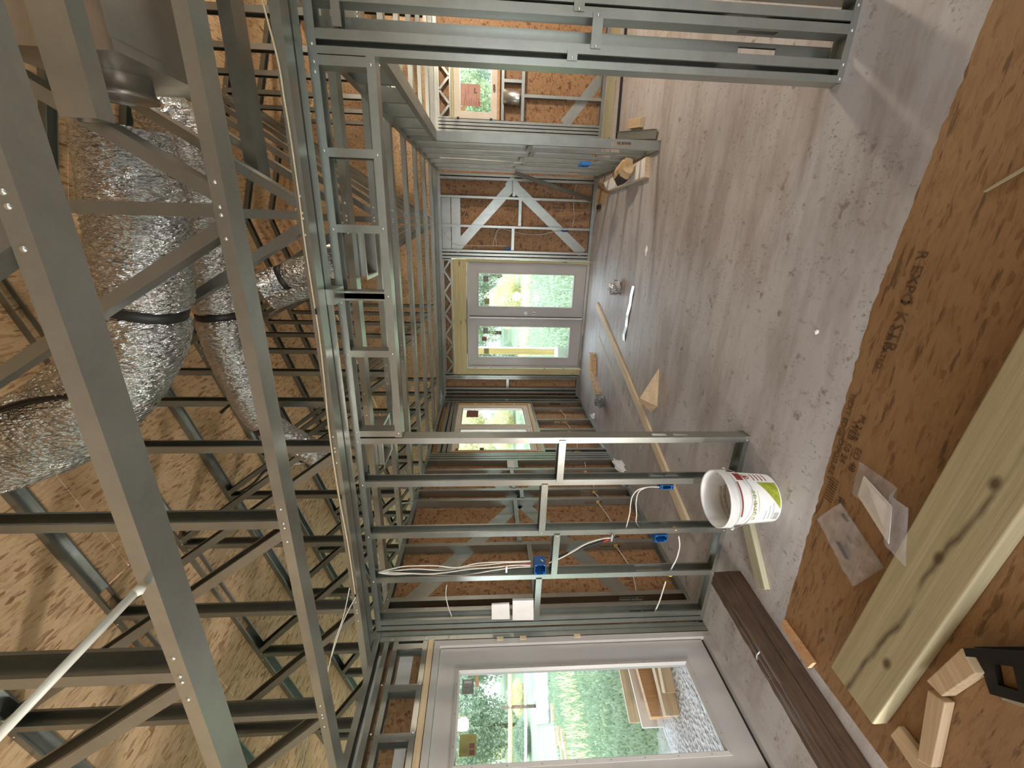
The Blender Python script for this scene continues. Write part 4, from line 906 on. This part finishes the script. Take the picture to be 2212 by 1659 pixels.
plank_solid('board', 'long pale board lying on the slab across the far room', (-1.13, 6.60, 0), (-2.43, 2.86, 0), .10, .030, 'light_pine_x')
plank_solid('board', 'thin pale strip for the dusty lit streak beside the long board', (-1.62, 6.35, 0), (-2.33, 4.15, 0), .10, .006, 'dusty_lit_streak_x')  # thin pale piece stands in for a dusty, lit streak on the slab
# dark weathered timber by the left wall with two bent nails
o = thing('timber', (-2.285, 1.5, 0), 'dark weathered heavy timber with bent nails on the floor by the left door', 'timber')
tm = MB(); ys_ = np.linspace(.75, 2.19, 25); pr_ = [(-2.33, .002), (-2.236, 0), (-2.234, .094), (-2.240, .097), (-2.235, .10), (-2.238, .186), (-2.244, .19), (-2.265, .186), (-2.285, .191), (-2.305, .185), (-2.326, .19), (-2.331, .183)]
npf = len(pr_)
for y in ys_: tm.v += [(x + (x + 2.236) * .15 - .072 * (2.19 - y) + .004 + rng.normal() * .0012, y, max(0, z + rng.normal() * .0014)) for x, z in pr_]
for i in range(24): tm.f += [(i * npf + j, (i + 1) * npf + j, (i + 1) * npf + (j + 1) % npf, i * npf + (j + 1) % npf) for j in range(npf)]
tm.f += [tuple(range(npf - 1, -1, -1)), tuple(24 * npf + j for j in range(npf))]; tm.mi = [0] * len(tm.f)
tm.build('timber_body', 'dark_timber', o)
for px, py, qx, qy in ((1634, 1427, 1642, 1407), (1663, 1468, 1683, 1464)):
    p = P(px, py, Z=.188); e = P(qx, qy, Y=p.y); MB().tube([p + Vector((.012, 0, -.02)), p + Vector((.012, 0, .0)), p.lerp(e, .6) + Vector((.006, 0, .012)), e], .005, 8).build('bent_nail', 'bright_steel', o, True)
# floor litter in the far room
o = thing('metal_strip', (-.99, 5.13, 0), 'bent shiny metal strip lying on the slab', 'strip')
ms = MB(); pts_ = [(-.635, 5.08, .003), (-.75, 5.09, .012), (-.86, 5.11, .004), (-1.0, 5.13, .016), (-1.15, 5.15, .004), (-1.26, 5.165, .018), (-1.345, 5.175, .003)]
ms.v = [(x, y + s, z + dz) for dz in (0, .0015) for x, y, z in pts_ for s in (-.045, .045)]; n_ = len(pts_)
for k in range(n_ - 1): a = 2 * k; ms.f += [(a, a + 2, a + 3, a + 1), (2 * n_ + a, 2 * n_ + a + 1, 2 * n_ + a + 3, 2 * n_ + a + 2), (a, 2 * n_ + a, 2 * n_ + a + 2, a + 2), (a + 1, a + 3, 2 * n_ + a + 3, 2 * n_ + a + 1)]
ms.f += [(0, 1, 2 * n_ + 1, 2 * n_), (2 * n_ - 2, 4 * n_ - 2, 4 * n_ - 1, 2 * n_ - 1)]; ms.mi = [0] * len(ms.f); ms.build('strip_body', 'bright_steel', o)
def crumple(name, label, c, r, m, cat, seed, sq=(1, 1, .7)):
    g = np.random.default_rng(seed); mb = MB(); n, k = 12, 7; vs = []
    for i in range(k + 1):
        for j in range(n):
            th, ph = 2 * PI * j / n, PI * i / k; rr = r * (1 + .38 * g.normal() * math.sin(ph)); vs.append((c[0] + rr * sq[0] * math.sin(ph) * math.cos(th), c[1] + rr * sq[1] * math.sin(ph) * math.sin(th), max(.0, c[2] + r * sq[2] * .8 - rr * sq[2] * math.cos(ph))))
    mb.add(vs, [(i * n + j, i * n + (j + 1) % n, (i + 1) * n + (j + 1) % n, (i + 1) * n + j) for i in range(k) for j in range(n)])
    o = mb.build(name, m); return tag(o, label, cat)
crumple('foil_scrap', 'crumpled silver and yellow foil tape scrap on the slab before the double door', (-.73, 5.58, 0), .085, 'foil', 'scrap', 3, (1.1, .8, 1.0))
crumple('plastic_scrap', 'crumpled black and white plastic scrap on the slab beyond the long board', (-2.43, 5.70, 0), .09, 'label_grey', 'scrap', 5, (1, 1, .9))
crumple('paper_scrap', 'crumpled white paper against the left wall base', (-2.86, 4.62, 0), .075, 'white_paper', 'paper', 8, (.6, 1.9, .8))
crumple('paper_scrap', 'small white paper scrap in the far left corner of the floor', (-2.86, 6.1, 0), .05, 'white_paper', 'paper', 9)
crumple('plaster_crumb', 'small white crumb on the slab in front of the bucket board', tuple(P(1766, 717, Z=0)), .012, 'white_paper', 'crumb', 10)
crumple('plaster_crumb', 'white crumb on the slab midway to the double door', tuple(P(1398, 541, Z=0)), .03, 'white_paper', 'crumb', 11, (1.5, .7, .4))
o = MB().box(-2.96, -2.92, 5.42, 5.62, .10, .24).build('paper_tag', 'white_paper'); tag(o, 'white and blue printed tag stuck on the left wall studs low down', 'tag')
# triangular wood gusset lying on the slab
A0, B0 = P(1424, 795, Z=0), P(1420, 878, Z=0); B1 = P(1407, 890, Z=0); T0 = P(1382, 860, Y=B0.y + .01); T1 = P(1378, 866, Y=(B0.y + B1.y) / 2 + .03); A1 = A0 + (B1 - B0) * .25
o = thing('wood_wedge', tuple(B0), 'triangular pale wood wedge standing on the slab right of the long board', 'wedge')
wm = MB(); wm.add([A0, B0, T0, A1, B1, T1], [(0, 1, 2), (5, 4, 3), (1, 4, 5, 2), (0, 2, 5, 3), (0, 3, 4, 1)]); wm.build('wedge_body', 'pale_pine_x', o)
_n = (B1 - B0).cross(T0 - B0).normalized(); _n = _n if _n.dot(CO - B0) > 0 else -_n
screws(o, [((B0 + B1) / 2).lerp((T0 + T1) / 2, f) for f in (.2, .5, .8)], _n, .009, .003)
plank_solid('wood_block', 'small pale wood block on its edge near the double door', (-1.90, 6.50, 0), (-2.17, 6.38, 0), .05, .09, 'pale_pine_x', 'block')
plank_solid('wood_block', 'darker small offcut leaning beside the pale block', (-1.93, 6.40, 0), (-2.20, 6.28, 0), .035, .06, 'orange_pine', 'block')
o = thing('board_scrap', (-2.3, 6.3, 0), 'torn strand board scrap lying flat near the double door', 'scrap')
MB().prism([(-1.99, 6.83, .001), (-2.22, 6.56, .001), (-2.26, 6.2, .001), (-2.37, 5.86, .001), (-2.52, 6.18, .001), (-2.40, 6.5, .001), (-2.28, 6.78, .001)], (0, 0, .011)).build('scrap_body', 'roof_osb', o)
# corner by the right wall
o = thing('flat_board', (.63, 5.9, 0), 'flat white board lying along the right wall base', 'board')
MB().prism([(.765, 5.08, .0), (.555, 5.03, .0), (.52, 6.55, .0), (.66, 6.85, .0)], (0, 0, .045)).build('panel_body', 'pale_pine', o); MB().prism([(.757, 5.10, .0455), (.563, 5.05, .0455), (.53, 6.52, .0455), (.65, 6.80, .0455)], (0, 0, .003)).build('panel_face', 'white_paper', o)
c = Vector((.645, 5.55, .056)); o = thing('paper_sack', tuple(c), 'small brown paper sack with black print lying on the white board', 'sack')
g = np.random.default_rng(21); sk = MB(); n, k = 16, 9; D = Vector((-.12, .34, 0)).normalized()
prof = []
for i in range(k + 1):
    f = i / k; r_ = .105 * (1 if .12 < f < .72 else (.80 if f <= .12 else max(.10, 1 - (f - .72) / .28 * .85)))
    for j in range(n):
        th = 2 * PI * j / n; rr = r_ * (1 + .10 * g.normal()); q_ = Vector((D.y, -D.x, 0)); p = c + D * (f - .45) * .40 + q_ * rr * math.cos(th) * 1.05 + Vector((0, 0, .088 + rr * .83 * math.sin(th)))
        p.z = max(p.z, .0495); prof.append(p)
sk.add(prof, [(i * n + j, i * n + (j + 1) % n, (i + 1) * n + (j + 1) % n, (i + 1) * n + j) for i in range(k) for j in range(n)] + [tuple(range(n - 1, -1, -1)), tuple(k * n + j for j in range(n))])
sk.build('sack_body', 'kraft_paper', o)
pb = MB(); idx = [(i, j) for i in range(2, 7) for j in range(5, 11)]
pb.add([c + Vector((0, 0, .088)) + (prof[i * n + j % n] - c - Vector((0, 0, .088)) - D * 0) * 1.0 + ((prof[i * n + j % n] - (c + D * (i / k - .45) * .40 + Vector((0, 0, .088)))).normalized() * .003) for i, j in idx], [(a * 6 + b_, a * 6 + b_ + 1, (a + 1) * 6 + b_ + 1, (a + 1) * 6 + b_) for a in range(4) for b_ in range(5)])
pb.build('sack_print', 'ink', o)
o = thing('cardboard_flap', (.5, 6.95, 0), 'creased brown cardboard piece in the corner by the right wall', 'cardboard')
MB().prism([(.70, 7.30, .001), (.50, 6.62, .001), (.34, 6.80, .001), (.42, 7.28, .001)], (0, 0, .006)).build('flap_base', 'cardboard', o); MB().prism([(.70, 7.31, .008), (.50, 6.64, .008), (.64, 6.72, .11), (.74, 7.28, .10)], (.004, 0, .004)).build('flap_side', 'cardboard', o)
o = MB().box(.30, .36, 6.98, 7.16, 0, .03).build('foam_scrap', 'black_plastic'); tag(o, 'small black block on the slab in front of the cardboard', 'scrap')
# second room floor
o = thing('loose_track', (1.05, 5.2, 0), 'short loose steel track on the slab beyond the right wall end', 'track'); MB().cee((.955, 4.93, .02), (1.20, 6.42, .02), (0, 0, 1), .09, .04, 0).build('track_body', 'galvanized_steel', o)
plank_solid('wood_offcut', 'short pale offcut beside the loose track in the second room', (1.16, 5.42, 0), (1.23, 5.88, 0), .10, .05, 'pale_pine_x', 'offcut')
plank_solid('board', 'dirty flat board along the far wall of the second room', (1.25, 7.05, 0), (2.75, 7.10, 0), .40, .012, 'treated_pine')
o = MB().beam((1.15, 6.44, .016), (2.6, 6.56, .016), (0, 0, 1), .035, .03).build('floor_pipe', 'black_plastic'); tag(o, 'black pipe lying on the slab in the second room', 'pipe')

# ================================================================ MAKESHIFT TABLE IN THE FOREGROUND
TZ = .893
o = thing('worktable', (-.3, .3, 0), 'makeshift strand board table top with inked lettering, in the foreground', 'table')
tb = MB(); fr_ = []
for i in range(121):
    f = i / 120; x = -1.124 + f * 1.75; fr_.append((x, np.interp(x, [-1.124, -.151, .412, .63], [.887, .941, .904, .885]) + rng.normal() * .0018))
poly = [(-1.132, -.35), (.63, -.35)] + fr_[::-1]
tb.prism([(x, y, TZ - .0115) for x, y in poly], (0, 0, .0115)); tb.build('table_top', 'table_osb', o)
for yb_ in (.12, .62):
    MB().beam((-1.08, yb_ - .3, TZ - .031), (.55, yb_ - .3, TZ - .031), (0, 0, 1), .089, .038).build('rail', 'pale_pine_x', o)
for x in (-.95, .42):
    for y, s in ((-.18, -1), (.32, 1)):
        for t_ in (-1, 1): MB().beam((x + .02 * t_, y, TZ - .055), (x + .14 * t_, y + s * .05, .0), (0, 1, 0), .038, .07).build('leg', 'pale_pine_x', o)
# black stencil rows printed along the far edge of the sheet
rows = [('SIZED FOR SPACING', .885, .03), ('EXPOSURE 1', .86, .032), ('24/16', .83, .05), ('7/16 CAT PS 2-10', .80, .028)]
def tstamp(px, py, s_, size, rot=0):
    p = P(px, py, Z=TZ); text(o, s_, size, (p.x, p.y, TZ), (-1, rot, 0), (-rot, -1, 0), 'osb_ink', 'panel_stamp', .0008)
for px, py, s_, sz in ((1985, 540, 'R EXPO', .034), (1950, 640, '1 KSTR', .040), (1925, 700, 'OSB RATED', .020), (1840, 850, 'NEXT EDGE', .022), (1845, 905, 'WEB 50 24', .026), (1860, 895, 'PS 2-10', .022), (1850, 965, 'ED 48', .026), (1815, 945, 'EXPOSURE 1', .022), (1800, 1030, '|||||||||', .03), (1815, 1072, '#', .035)): tstamp(px, py, s_, sz)
# 2x6 lying across the table
def on_table(name, label, pix, h, z, m, cat):
    """flat-lying piece given by its top outline in the photo; m grain along the first edge"""
    t = [P(x, y, Z=z + h) for x, y in pix]; a, b_ = t[0], t[1]; d = (b_ - a); d.z = 0; d.normalize(); y = Vector((0, 0, 1)).cross(d); mb = MB()
    loc = [((p - a).dot(d), (p - a).dot(y)) for p in t]
    ar = sum(loc[i][0] * loc[(i + 1) % len(loc)][1] - loc[(i + 1) % len(loc)][0] * loc[i][1] for i in range(len(loc)))
    if ar < 0: loc = loc[::-1]
    mb.prism([(u, v, 0) for u, v in loc], (0, 0, h)); ob = bpy.data.objects.new(name, mb.mesh(name, m)); COL.objects.link(ob)
    R = Matrix((d, y, Vector((0, 0, 1)))).transposed().to_4x4(); R.translation = Vector((a.x, a.y, z)); ob.matrix_world = R
    bv = ob.modifiers.new('edge', 'BEVEL'); bv.width = .002; bv.segments = 2
    return tag(ob, label, cat)
z1 = TZ + .001
A_, B_ = P(1793, 1440, Z=z1 + .038), P(1895, 1590, Z=z1 + .038); u_ = P(2212, 702, Z=z1 + .038) - A_; u_.z = 0; u_.normalize(); w_ = (B_ - A_) - u_ * (B_ - A_).dot(u_); w_ = w_.normalized() * .128
L_ = 1.35; sgn = 1
cc = [A_, A_ + u_ * L_, A_ + u_ * L_ + w_, A_ + w_]
mb = MB(); lx = u_; ly = Vector((0, 0, 1)).cross(lx); loc = [((p - A_).dot(lx), (p - A_).dot(ly)) for p in cc]
if ly.dot(w_) < 0: loc = loc[::-1]
mb.prism([(u, v, 0) for u, v in loc], (0, 0, .038)); ob = bpy.data.objects.new('lumber', mb.mesh('lumber', 'streaked_pine')); COL.objects.link(ob)
R = Matrix((lx, ly, Vector((0, 0, 1)))).transposed().to_4x4(); R.translation = Vector((A_.x, A_.y, z1)); ob.matrix_world = R
bv = ob.modifiers.new('edge', 'BEVEL'); bv.width = .004; bv.segments = 3
tag(ob, 'wide greenish treated board with knots lying across the foreground table', 'board')
BW = .145
zb = z1 + .039
on_table('wood_block', 'pale square wood block tucked behind the wide board, by the black tray', [(2075, 1400), (2108, 1455), (2034, 1505), (2000, 1470)], .03, z1, 'pale_pine_x', 'block')
on_table('wood_offcut', 'thin pointed wood offcut standing out below the wide board', [(2003, 1490), (1980, 1640), (2012, 1659), (2042, 1518)], .022, z1, 'pale_pine_x', 'offcut')
on_table('wood_offcut', 'long thin offcut at the bottom corner, under the end of the wide board', [(1940, 1568), (2030, 1680), (1990, 1690), (1922, 1588)], .015, z1, 'pale_pine_x', 'offcut')
on_table('wood_shim', 'orange wood shim at the left corner of the strand board table', [(1690, 1338), (1757, 1432), (1744, 1444), (1686, 1352)], .012, z1, 'orange_pine', 'shim')
on_table('wood_stick', 'thin pale stick lying on the table at the right', [(2121, 414), (2290, 312), (2290, 322), (2124, 416)], .006, z1, 'treated_pine', 'stick')
# black tray with a window cut in it
tp = [P(x, y, Z=z1 + .03) for x, y in ((2085, 1398), (2300, 1398), (2330, 1560), (2118, 1500))]
o = thing('black_tray', tuple(tp[0]), 'black plastic tray or bracket with an opening, beside the wide board', 'tray')
def lerp2(a, b): return tp[0].lerp(tp[1], a).lerp(tp[3].lerp(tp[2], a), b)
vs = [lerp2(a, b) for a, b in ((0, 0), (1, 0), (1, 1), (0, 1))] + [lerp2(a, b) for a, b in ((.17, .34), (.37, .36), (.36, .80), (.14, .76))]
mb = MB(); vv = [(p.x, p.y, z1 + zz) for zz in (0, .012) for p in vs]
mb.add(vv, [f for j in range(4) for k in ((j + 1) % 4,) for f in ((j, k, 4 + k, 4 + j), (8 + j, 12 + j, 12 + k, 8 + k), (j, 8 + j, 8 + k, k), (4 + j, 4 + k, 12 + k, 12 + j))]); mb.build('tray_plate', 'black_plastic', o)
MB().prism([(p.x, p.y, z1 + .0125) for p in (lerp2(0, .02), lerp2(1, .08), lerp2(1, .24), lerp2(0, .20))], (0, 0, .022)).build('tray_lip', 'black_plastic', o)
MB().prism([(p.x, p.y, z1) for p in (lerp2(.12, 1.01), lerp2(1, 1.01), lerp2(1, 1.10), lerp2(.12, 1.06))], (0, 0, .010)).build('metal_edge', 'bright_steel', o)
# two little plastic parts bags
def bag(label, pix, film, zoff, inner, bend):
    pts = [P(x, y, Z=z1 + zoff) for x, y in pix]; a, b_, c_, d_ = pts; n = 9; k = 13; mb = MB(); g = np.random.default_rng(len(label))
    o = thing('plastic_bag', tuple((a + c_) / 2), label, 'bag')
    hs = g.normal(size=(k + 1, n + 1)) * .0035
    def pt(u, v, up):
        p = a.lerp(b_, u).lerp(d_.lerp(c_, u), v); puff = math.sin(PI * u) * math.sin(PI * v) * .012
        return Vector((p.x, p.y, z1 + bend(u, v) + .002 + (puff + abs(hs[int(v * k), int(u * n)]) + .002 if up else 0)))
    for up in (0, 1): mb.v += [tuple(pt(i / n, j / k, up)) for j in range(k + 1) for i in range(n + 1)]
    W_ = n + 1; T_ = W_ * (k + 1)
    for j in range(k):
        for i in range(n):
            q_ = (j * W_ + i, j * W_ + i + 1, (j + 1) * W_ + i + 1, (j + 1) * W_ + i); mb.f += [q_[::-1], tuple(x + T_ for x in q_)]
    edge = [i for i in range(W_)] + [j * W_ + n for j in range(1, k + 1)] + [k * W_ + i for i in range(n - 1, -1, -1)] + [j * W_ for j in range(k - 1, 0, -1)]
    for e in range(len(edge)): p_, q_ = edge[e], edge[(e + 1) % len(edge)]; mb.f.append((p_, q_, q_ + T_, p_ + T_))
    mb.mi = [0] * len(mb.f); mb.build('bag_film', film, o, True)
    for nm, mm, quad in inner:
        MB().prism([pt(u, v, 0) + Vector((0, 0, .0025)) for u, v in quad], (0, 0, .002)).build(nm, mm, o)
def lumber_lift(px, py, u0=.62):
    return lambda u, v: .0 if v < u0 else .042 * min(1, (v - u0) / .12)
bag('larger clear plastic bag with a folded white sheet, half on the wide board', [(1835, 1062), (1852, 998), (1998, 1098), (1992, 1222)], 'clear_film', .01, [('folded_sheet', 'white_paper', [(.08, .10), (.72, .12), (.66, .66), (.10, .80)])], lambda u, v: .0 if v < .60 else .044 * min(1, (v - .60) / .15))
bag('smaller hazy plastic bag of screws on the strand board table', [(1765, 1121), (1815, 1087), (1908, 1226), (1842, 1268)], 'hazy_film', .005, [('screw', 'bark', [(.35, .50), (.42, .52), (.40, .66), (.34, .64)]), ('screw', 'ink', [(.60, .42), (.66, .44), (.64, .55), (.58, .53)]), ('screw', 'bark', [(.68, .54), (.82, .50), (.84, .62), (.72, .64)]), ('screw', 'ink', [(.22, .40), (.30, .44), (.30, .70), (.22, .66)]), ('screw', 'ink', [(.82, .14), (.92, .15), (.92, .28), (.84, .27)])], lambda u, v: 0)

# ================================================================ OUTDOORS
# lumber pile on the gravel strip
def log(label, a, b, w, h, m): return plank_solid('lumber', label, a, b, w, h, m, 'lumber', 'lumber pile outside the left door')
def Pg(x, y, z): p = P(x, y, Z=z); return (p.x, p.y, z - .0)
gz0 = -.124
def loglike(pxa, pya, pxb, pyb, ztop, w, h, m, lab):
    a, b_ = P(pxa, pya, Z=ztop), P(pxb, pyb, Z=ztop); d = (b_ - a).normalized(); a = a - d * .45
    log(lab, (a.x, a.y, ztop - h), (b_.x, b_.y, ztop - h), w, h, m)
loglike(1338, 1450, 1360, 1562, .10, .04, .223, 'pale_pine_x', 'pale outermost board of the lumber pile, seen through the left door')
loglike(1358, 1448, 1388, 1573, .11, .03, .233, 'pvc_white', 'thin white trim strip standing in the lumber pile')
loglike(1376, 1448, 1405, 1552, .10, .075, .223, 'orange_pine', 'orange stained post in the middle of the lumber pile')
loglike(1412, 1448, 1436, 1548, .02, .085, .143, 'pale_pine_x', 'reddish beam with a pale sawn end nearest the house')
loglike(1424, 1445, 1434, 1497, .12, .085, .0985, 'pale_pine_x', 'short pale beam stacked on top of the pile')
crumple('plastic_tarp', 'crumpled translucent plastic sheet at the end of the lumber pile', tuple(P(1470, 1622, Z=-.12)), .26, 'hazy_film', 'tarp', 31, (1.2, 1.1, .3))
_p = P(1525, 1520, Z=-.12); o = MB().lathe([(0, .012), (.075, .010), (.08, 0), (0, 0)], (_p.x, _p.y, -.124), (0, 0, 1), 20).build('plastic_disc', 'white_vinyl'); tag(o, 'round white disc lying outside the door threshold', 'disc')
# porch post with white bucket base
po = thing('porch_post', (-2.78, 9.6, -.15), 'yellow treated porch post outside the double door', 'post'); MB().box(-2.845, -2.70, 9.53, 9.67, -.12, 2.62).build('post_body', 'yellow_post', po); MB().box(-2.70, -2.698, 9.53, 9.67, .1, 2.6).build('post_edge_tape', 'white_vinyl', po)
bo = thing('bucket', (-2.74, 9.42, -.16), 'white bucket at the foot of the porch post outside', 'bucket'); MB().lathe([(0, 0), (.14, 0), (.165, .26), (.172, .26), (.172, .30), (.16, .30), (.138, .02), (0, .02)], (-2.745, 9.30, -.155), (0, 0, 1), 24).build('bucket_shell', 'white_vinyl', bo, True)
# stakes and rail beyond the lawn
fc = thing('rail_fence', (-16, 9, -.1), 'rustic pale wooden rail fence beyond the lawn', 'fence')
for zz, rr, m_ in ((.95, .075, 'pale_rail'), (.42, .05, 'pvc_white')): MB().tube([(-12.5, 11.5, gz(-12.5, 11.5) + zz), (-16, 9.2, gz(-16, 9.2) + zz), (-20, 6.5, gz(-20, 6.5) + zz)], rr, 8).build('rail', m_, fc, True)
for f in (0, .2, .4, .6, .8, 1): x, y = -12.5 - 7.5 * f, 11.5 - 5 * f; MB().tube([(x, y, gz(x, y) - .1), (x, y, gz(x, y) + 1.25)], .05, 8).build('fence_post', 'bark', fc, True)
for i, (px, py) in enumerate(((1200, 1572), (1205, 1568), (1215, 1575), (1212, 1602), (1221, 1603), (1193, 1520))):
    p = P(px, py, Z=-.1); plank_solid('timber_offcut', ['left block of the small lumber heap on the lawn', 'middle block of the small lumber heap on the lawn', 'front block of the small lumber heap on the lawn', 'left of two blocks lying farther along the lawn', 'right of two blocks lying farther along the lawn', 'single pale block at the lawn edge by the gravel'][i], (p.x, p.y, gz(p.x, p.y)), (p.x - .12, p.y - .34, gz(p.x, p.y)), .16, .10, 'pale_pine_x', 'offcut')
# grass blades standing in the lawn near the house
def blades(n, x0, x1, y0, y1, name, label, m='grass_blade', hh=(.05, .13)):
    X, Y = rng.uniform(x0, x1, n), rng.uniform(y0, y1, n); H_ = rng.uniform(hh[0], hh[1], n); A = rng.uniform(0, 2 * PI, n); Wd = rng.uniform(.008, .02, n); Ln = rng.normal(0, .04, (n, 2))
    Z = np.array([gz(x, y) for x, y in zip(X, Y)]) - .01
    v = np.empty((n, 3, 3)); v[:, 0] = np.stack([X - np.cos(A) * Wd, Y - np.sin(A) * Wd, Z], 1); v[:, 1] = np.stack([X + np.cos(A) * Wd, Y + np.sin(A) * Wd, Z], 1); v[:, 2] = np.stack([X + Ln[:, 0], Y + Ln[:, 1], Z + H_], 1)
    me = bpy.data.meshes.new(name); me.from_pydata(v.reshape(-1, 3).tolist(), [], np.arange(3 * n).reshape(-1, 3).tolist()); me.materials.append(M[m]); ob = bpy.data.objects.new(name, me); COL.objects.link(ob); return tag(ob, label, 'grass', kind='stuff')
blades(26000, -12.5, -5.0, 2.2, 8.3, 'grass', 'blades of lawn grass outside the left door'); blades(26000, -9.5, .5, 8.4, 20, 'grass', 'blades of lawn grass beyond the double door')
blades(1100, -10.5, -8.6, 4, 9, 'flowering_grass', 'yellow flowering weeds in the lawn by the fence', 'leaf_yellow', (.1, .26)); blades(3000, -8, 0, 17.2, 19.8, 'flowering_grass', 'yellow flowering weeds at the far edge of the lawn', 'leaf_yellow', (.15, .4))
# trees
def leaf_mesh(n, seed, kind):
    g = np.random.default_rng(seed); c = g.normal(size=(n, 3)); c /= np.linalg.norm(c, axis=1)[:, None]; c *= g.uniform(.45, 1, (n, 1)) ** .6
    lump = np.array([[math.sin(7 * x + seed) * .12 + math.cos(6 * z) * .12] for x, y, z in c]); c *= 1 + lump
    if kind == 1: c[:, :2] *= (1.15 - .95 * (c[:, 2:3] * .5 + .5))
    s = g.uniform(.018, .05, (n, 1)) * (1 if kind == 0 else .8); a = g.normal(size=(n, 3)); a /= np.linalg.norm(a, axis=1)[:, None]; b = np.cross(a, g.normal(size=(n, 3))); b /= np.linalg.norm(b, axis=1)[:, None]
    v = np.stack([c - a * s, c + b * s * .6, c + a * s, c - b * s * .6], 1)
    me = bpy.data.meshes.new('foliage'); me.from_pydata(v.reshape(-1, 3).tolist(), [], np.arange(4 * n).reshape(-1, 4).tolist()); return me
LM = {(m_, k_): leaf_mesh(14000, i * 7 + k_, k_) for i, m_ in enumerate(('leaf_green', 'leaf_yellow', 'leaf_dark')) for k_ in (0, 1)}
for (m_, k_), me in LM.items(): me.materials.append(M[m_])
def tree(x, y, h, r, m_, k_, label):
    z = gz(x, y); t = thing('tree', (x, y, z - .1), label, 'tree', 'trees around the house')
    tr_ = MB(); tr_.tube([(x, y, z - .1), (x + .1, y + .05, z + h * .45), (x, y, z + h * .85)], [.03 * h * .6, .02 * h * .6, .006 * h], 8); tr_.build('trunk', 'bark', t, True)
    f = bpy.data.objects.new('foliage', LM[(m_, k_)]); COL.objects.link(f); f.parent = t; f.location = (0, 0, h * .55 + .1); f.scale = (r, r, h * .47); f['kind'] = 'stuff'
g = np.random.default_rng(4); kinds_ = [('leaf_green', 0), ('leaf_dark', 1), ('leaf_yellow', 0), ('leaf_green', 1), ('leaf_dark', 0)]
SH = {('leaf_green', 0): 'round mid-green tree', ('leaf_green', 1): 'slim light green conifer', ('leaf_dark', 1): 'dark green conifer', ('leaf_dark', 0): 'dark green bushy tree', ('leaf_yellow', 0): 'yellowish young tree'}
NTH = ['first', 'second', 'third', 'fourth', 'fifth', 'sixth', 'seventh', 'eighth', 'ninth']
for r_, (X_, ys_) in enumerate(((-22.6, range(3, 44, 5)), (-27.8, range(5, 44, 5)), (-33.2, range(3, 44, 5)))):
    for i, y in enumerate(ys_):
        m_, k_ = kinds_[(i * 2 + r_ * 3) % 5]
        tree(X_ + g.uniform(-.1, .1), y, (5.5, 7.5, 10)[r_] * g.uniform(.85, 1.15), 1.98, m_, k_, '%s, %s from the right in the %s row beyond the left wall' % (SH[(m_, k_)], NTH[i], ('front', 'middle', 'back')[r_]))
for r_, (Y_, xs__) in enumerate(((26.5, (-14, -9, -4, 1, 6)), (31.7, (-12, -7, -2, 3, 8)), (36.9, (-14, -9, -4, 1, 6, 11)))):
    for i, x in enumerate(xs__):
        m_, k_ = kinds_[(i * 2 + r_ + 2) % 5]
        tree(x, Y_ + g.uniform(-.1, .1), (5, 7, 10)[r_] * g.uniform(.85, 1.15), 1.98, m_, k_, '%s, %s from the left in the %s row beyond the far wall' % (SH[(m_, k_)], NTH[i], ('front', 'middle', 'back')[r_]))
def bush(x, y, r, m_, label):
    z = gz(x, y); t = thing('bush', (x, y, z), label, 'bush', 'bushes before the trees')
    f = bpy.data.objects.new('foliage', LM[(m_, 0)]); COL.objects.link(f); f.parent = t; f.location = (0, 0, r * .5); f.scale = (r, r, r * .7); f['kind'] = 'stuff'
for i, (x, y, r_, m_) in enumerate(((-16.6, 15.5, 1.2, 'leaf_green'), (-16.8, 19.2, 1.4, 'leaf_yellow'), (-18.2, 23.5, 1.5, 'leaf_green'), (-18.2, 28.2, 1.5, 'leaf_yellow'), (-16.5, 32, 1.5, 'leaf_green'), (-11, 21.8, 1.3, 'leaf_yellow'), (-7.2, 21.6, 1.2, 'leaf_dark'), (-3.6, 21.8, 1.3, 'leaf_yellow'), (4.4, 13.0, 1.3, 'leaf_yellow'), (6.9, 18.6, 1.6, 'leaf_green'), (3.3, 19.5, 1.4, 'leaf_green'))):
    bush(x, y, r_, m_, '%s bush %s' % ({'leaf_green': 'green', 'leaf_yellow': 'yellow-green', 'leaf_dark': 'dark'}[m_], ['nearest the rail fence', 'second along the tree line', 'third along the tree line', 'fourth along the tree line', 'fifth along the tree line', 'left of the view through the double door', 'in the middle of the double door view', 'right in the double door view', 'low outside the small high window', 'right outside the small high window', 'left outside the small high window'][i]))
for i in range(8): bush(-18.6 - .25 * (i % 2), 3.2 + 1.75 * i, .62, ('leaf_green', 'leaf_dark', 'leaf_yellow')[i % 3], '%s bush, %s from the right in the low hedge behind the rail fence' % (('green', 'dark', 'yellow-green')[i % 3], NTH[i]))
hg = MB(); hg.tube([(3.2, 15.8, 1.1), (6.8, 16.4, 1.35)], .16, 10); o = hg.build('blue_tarp', 'blue_light', None, True); tag(o, 'rolled blue tarp lying among bushes outside the small high window', 'tarp')
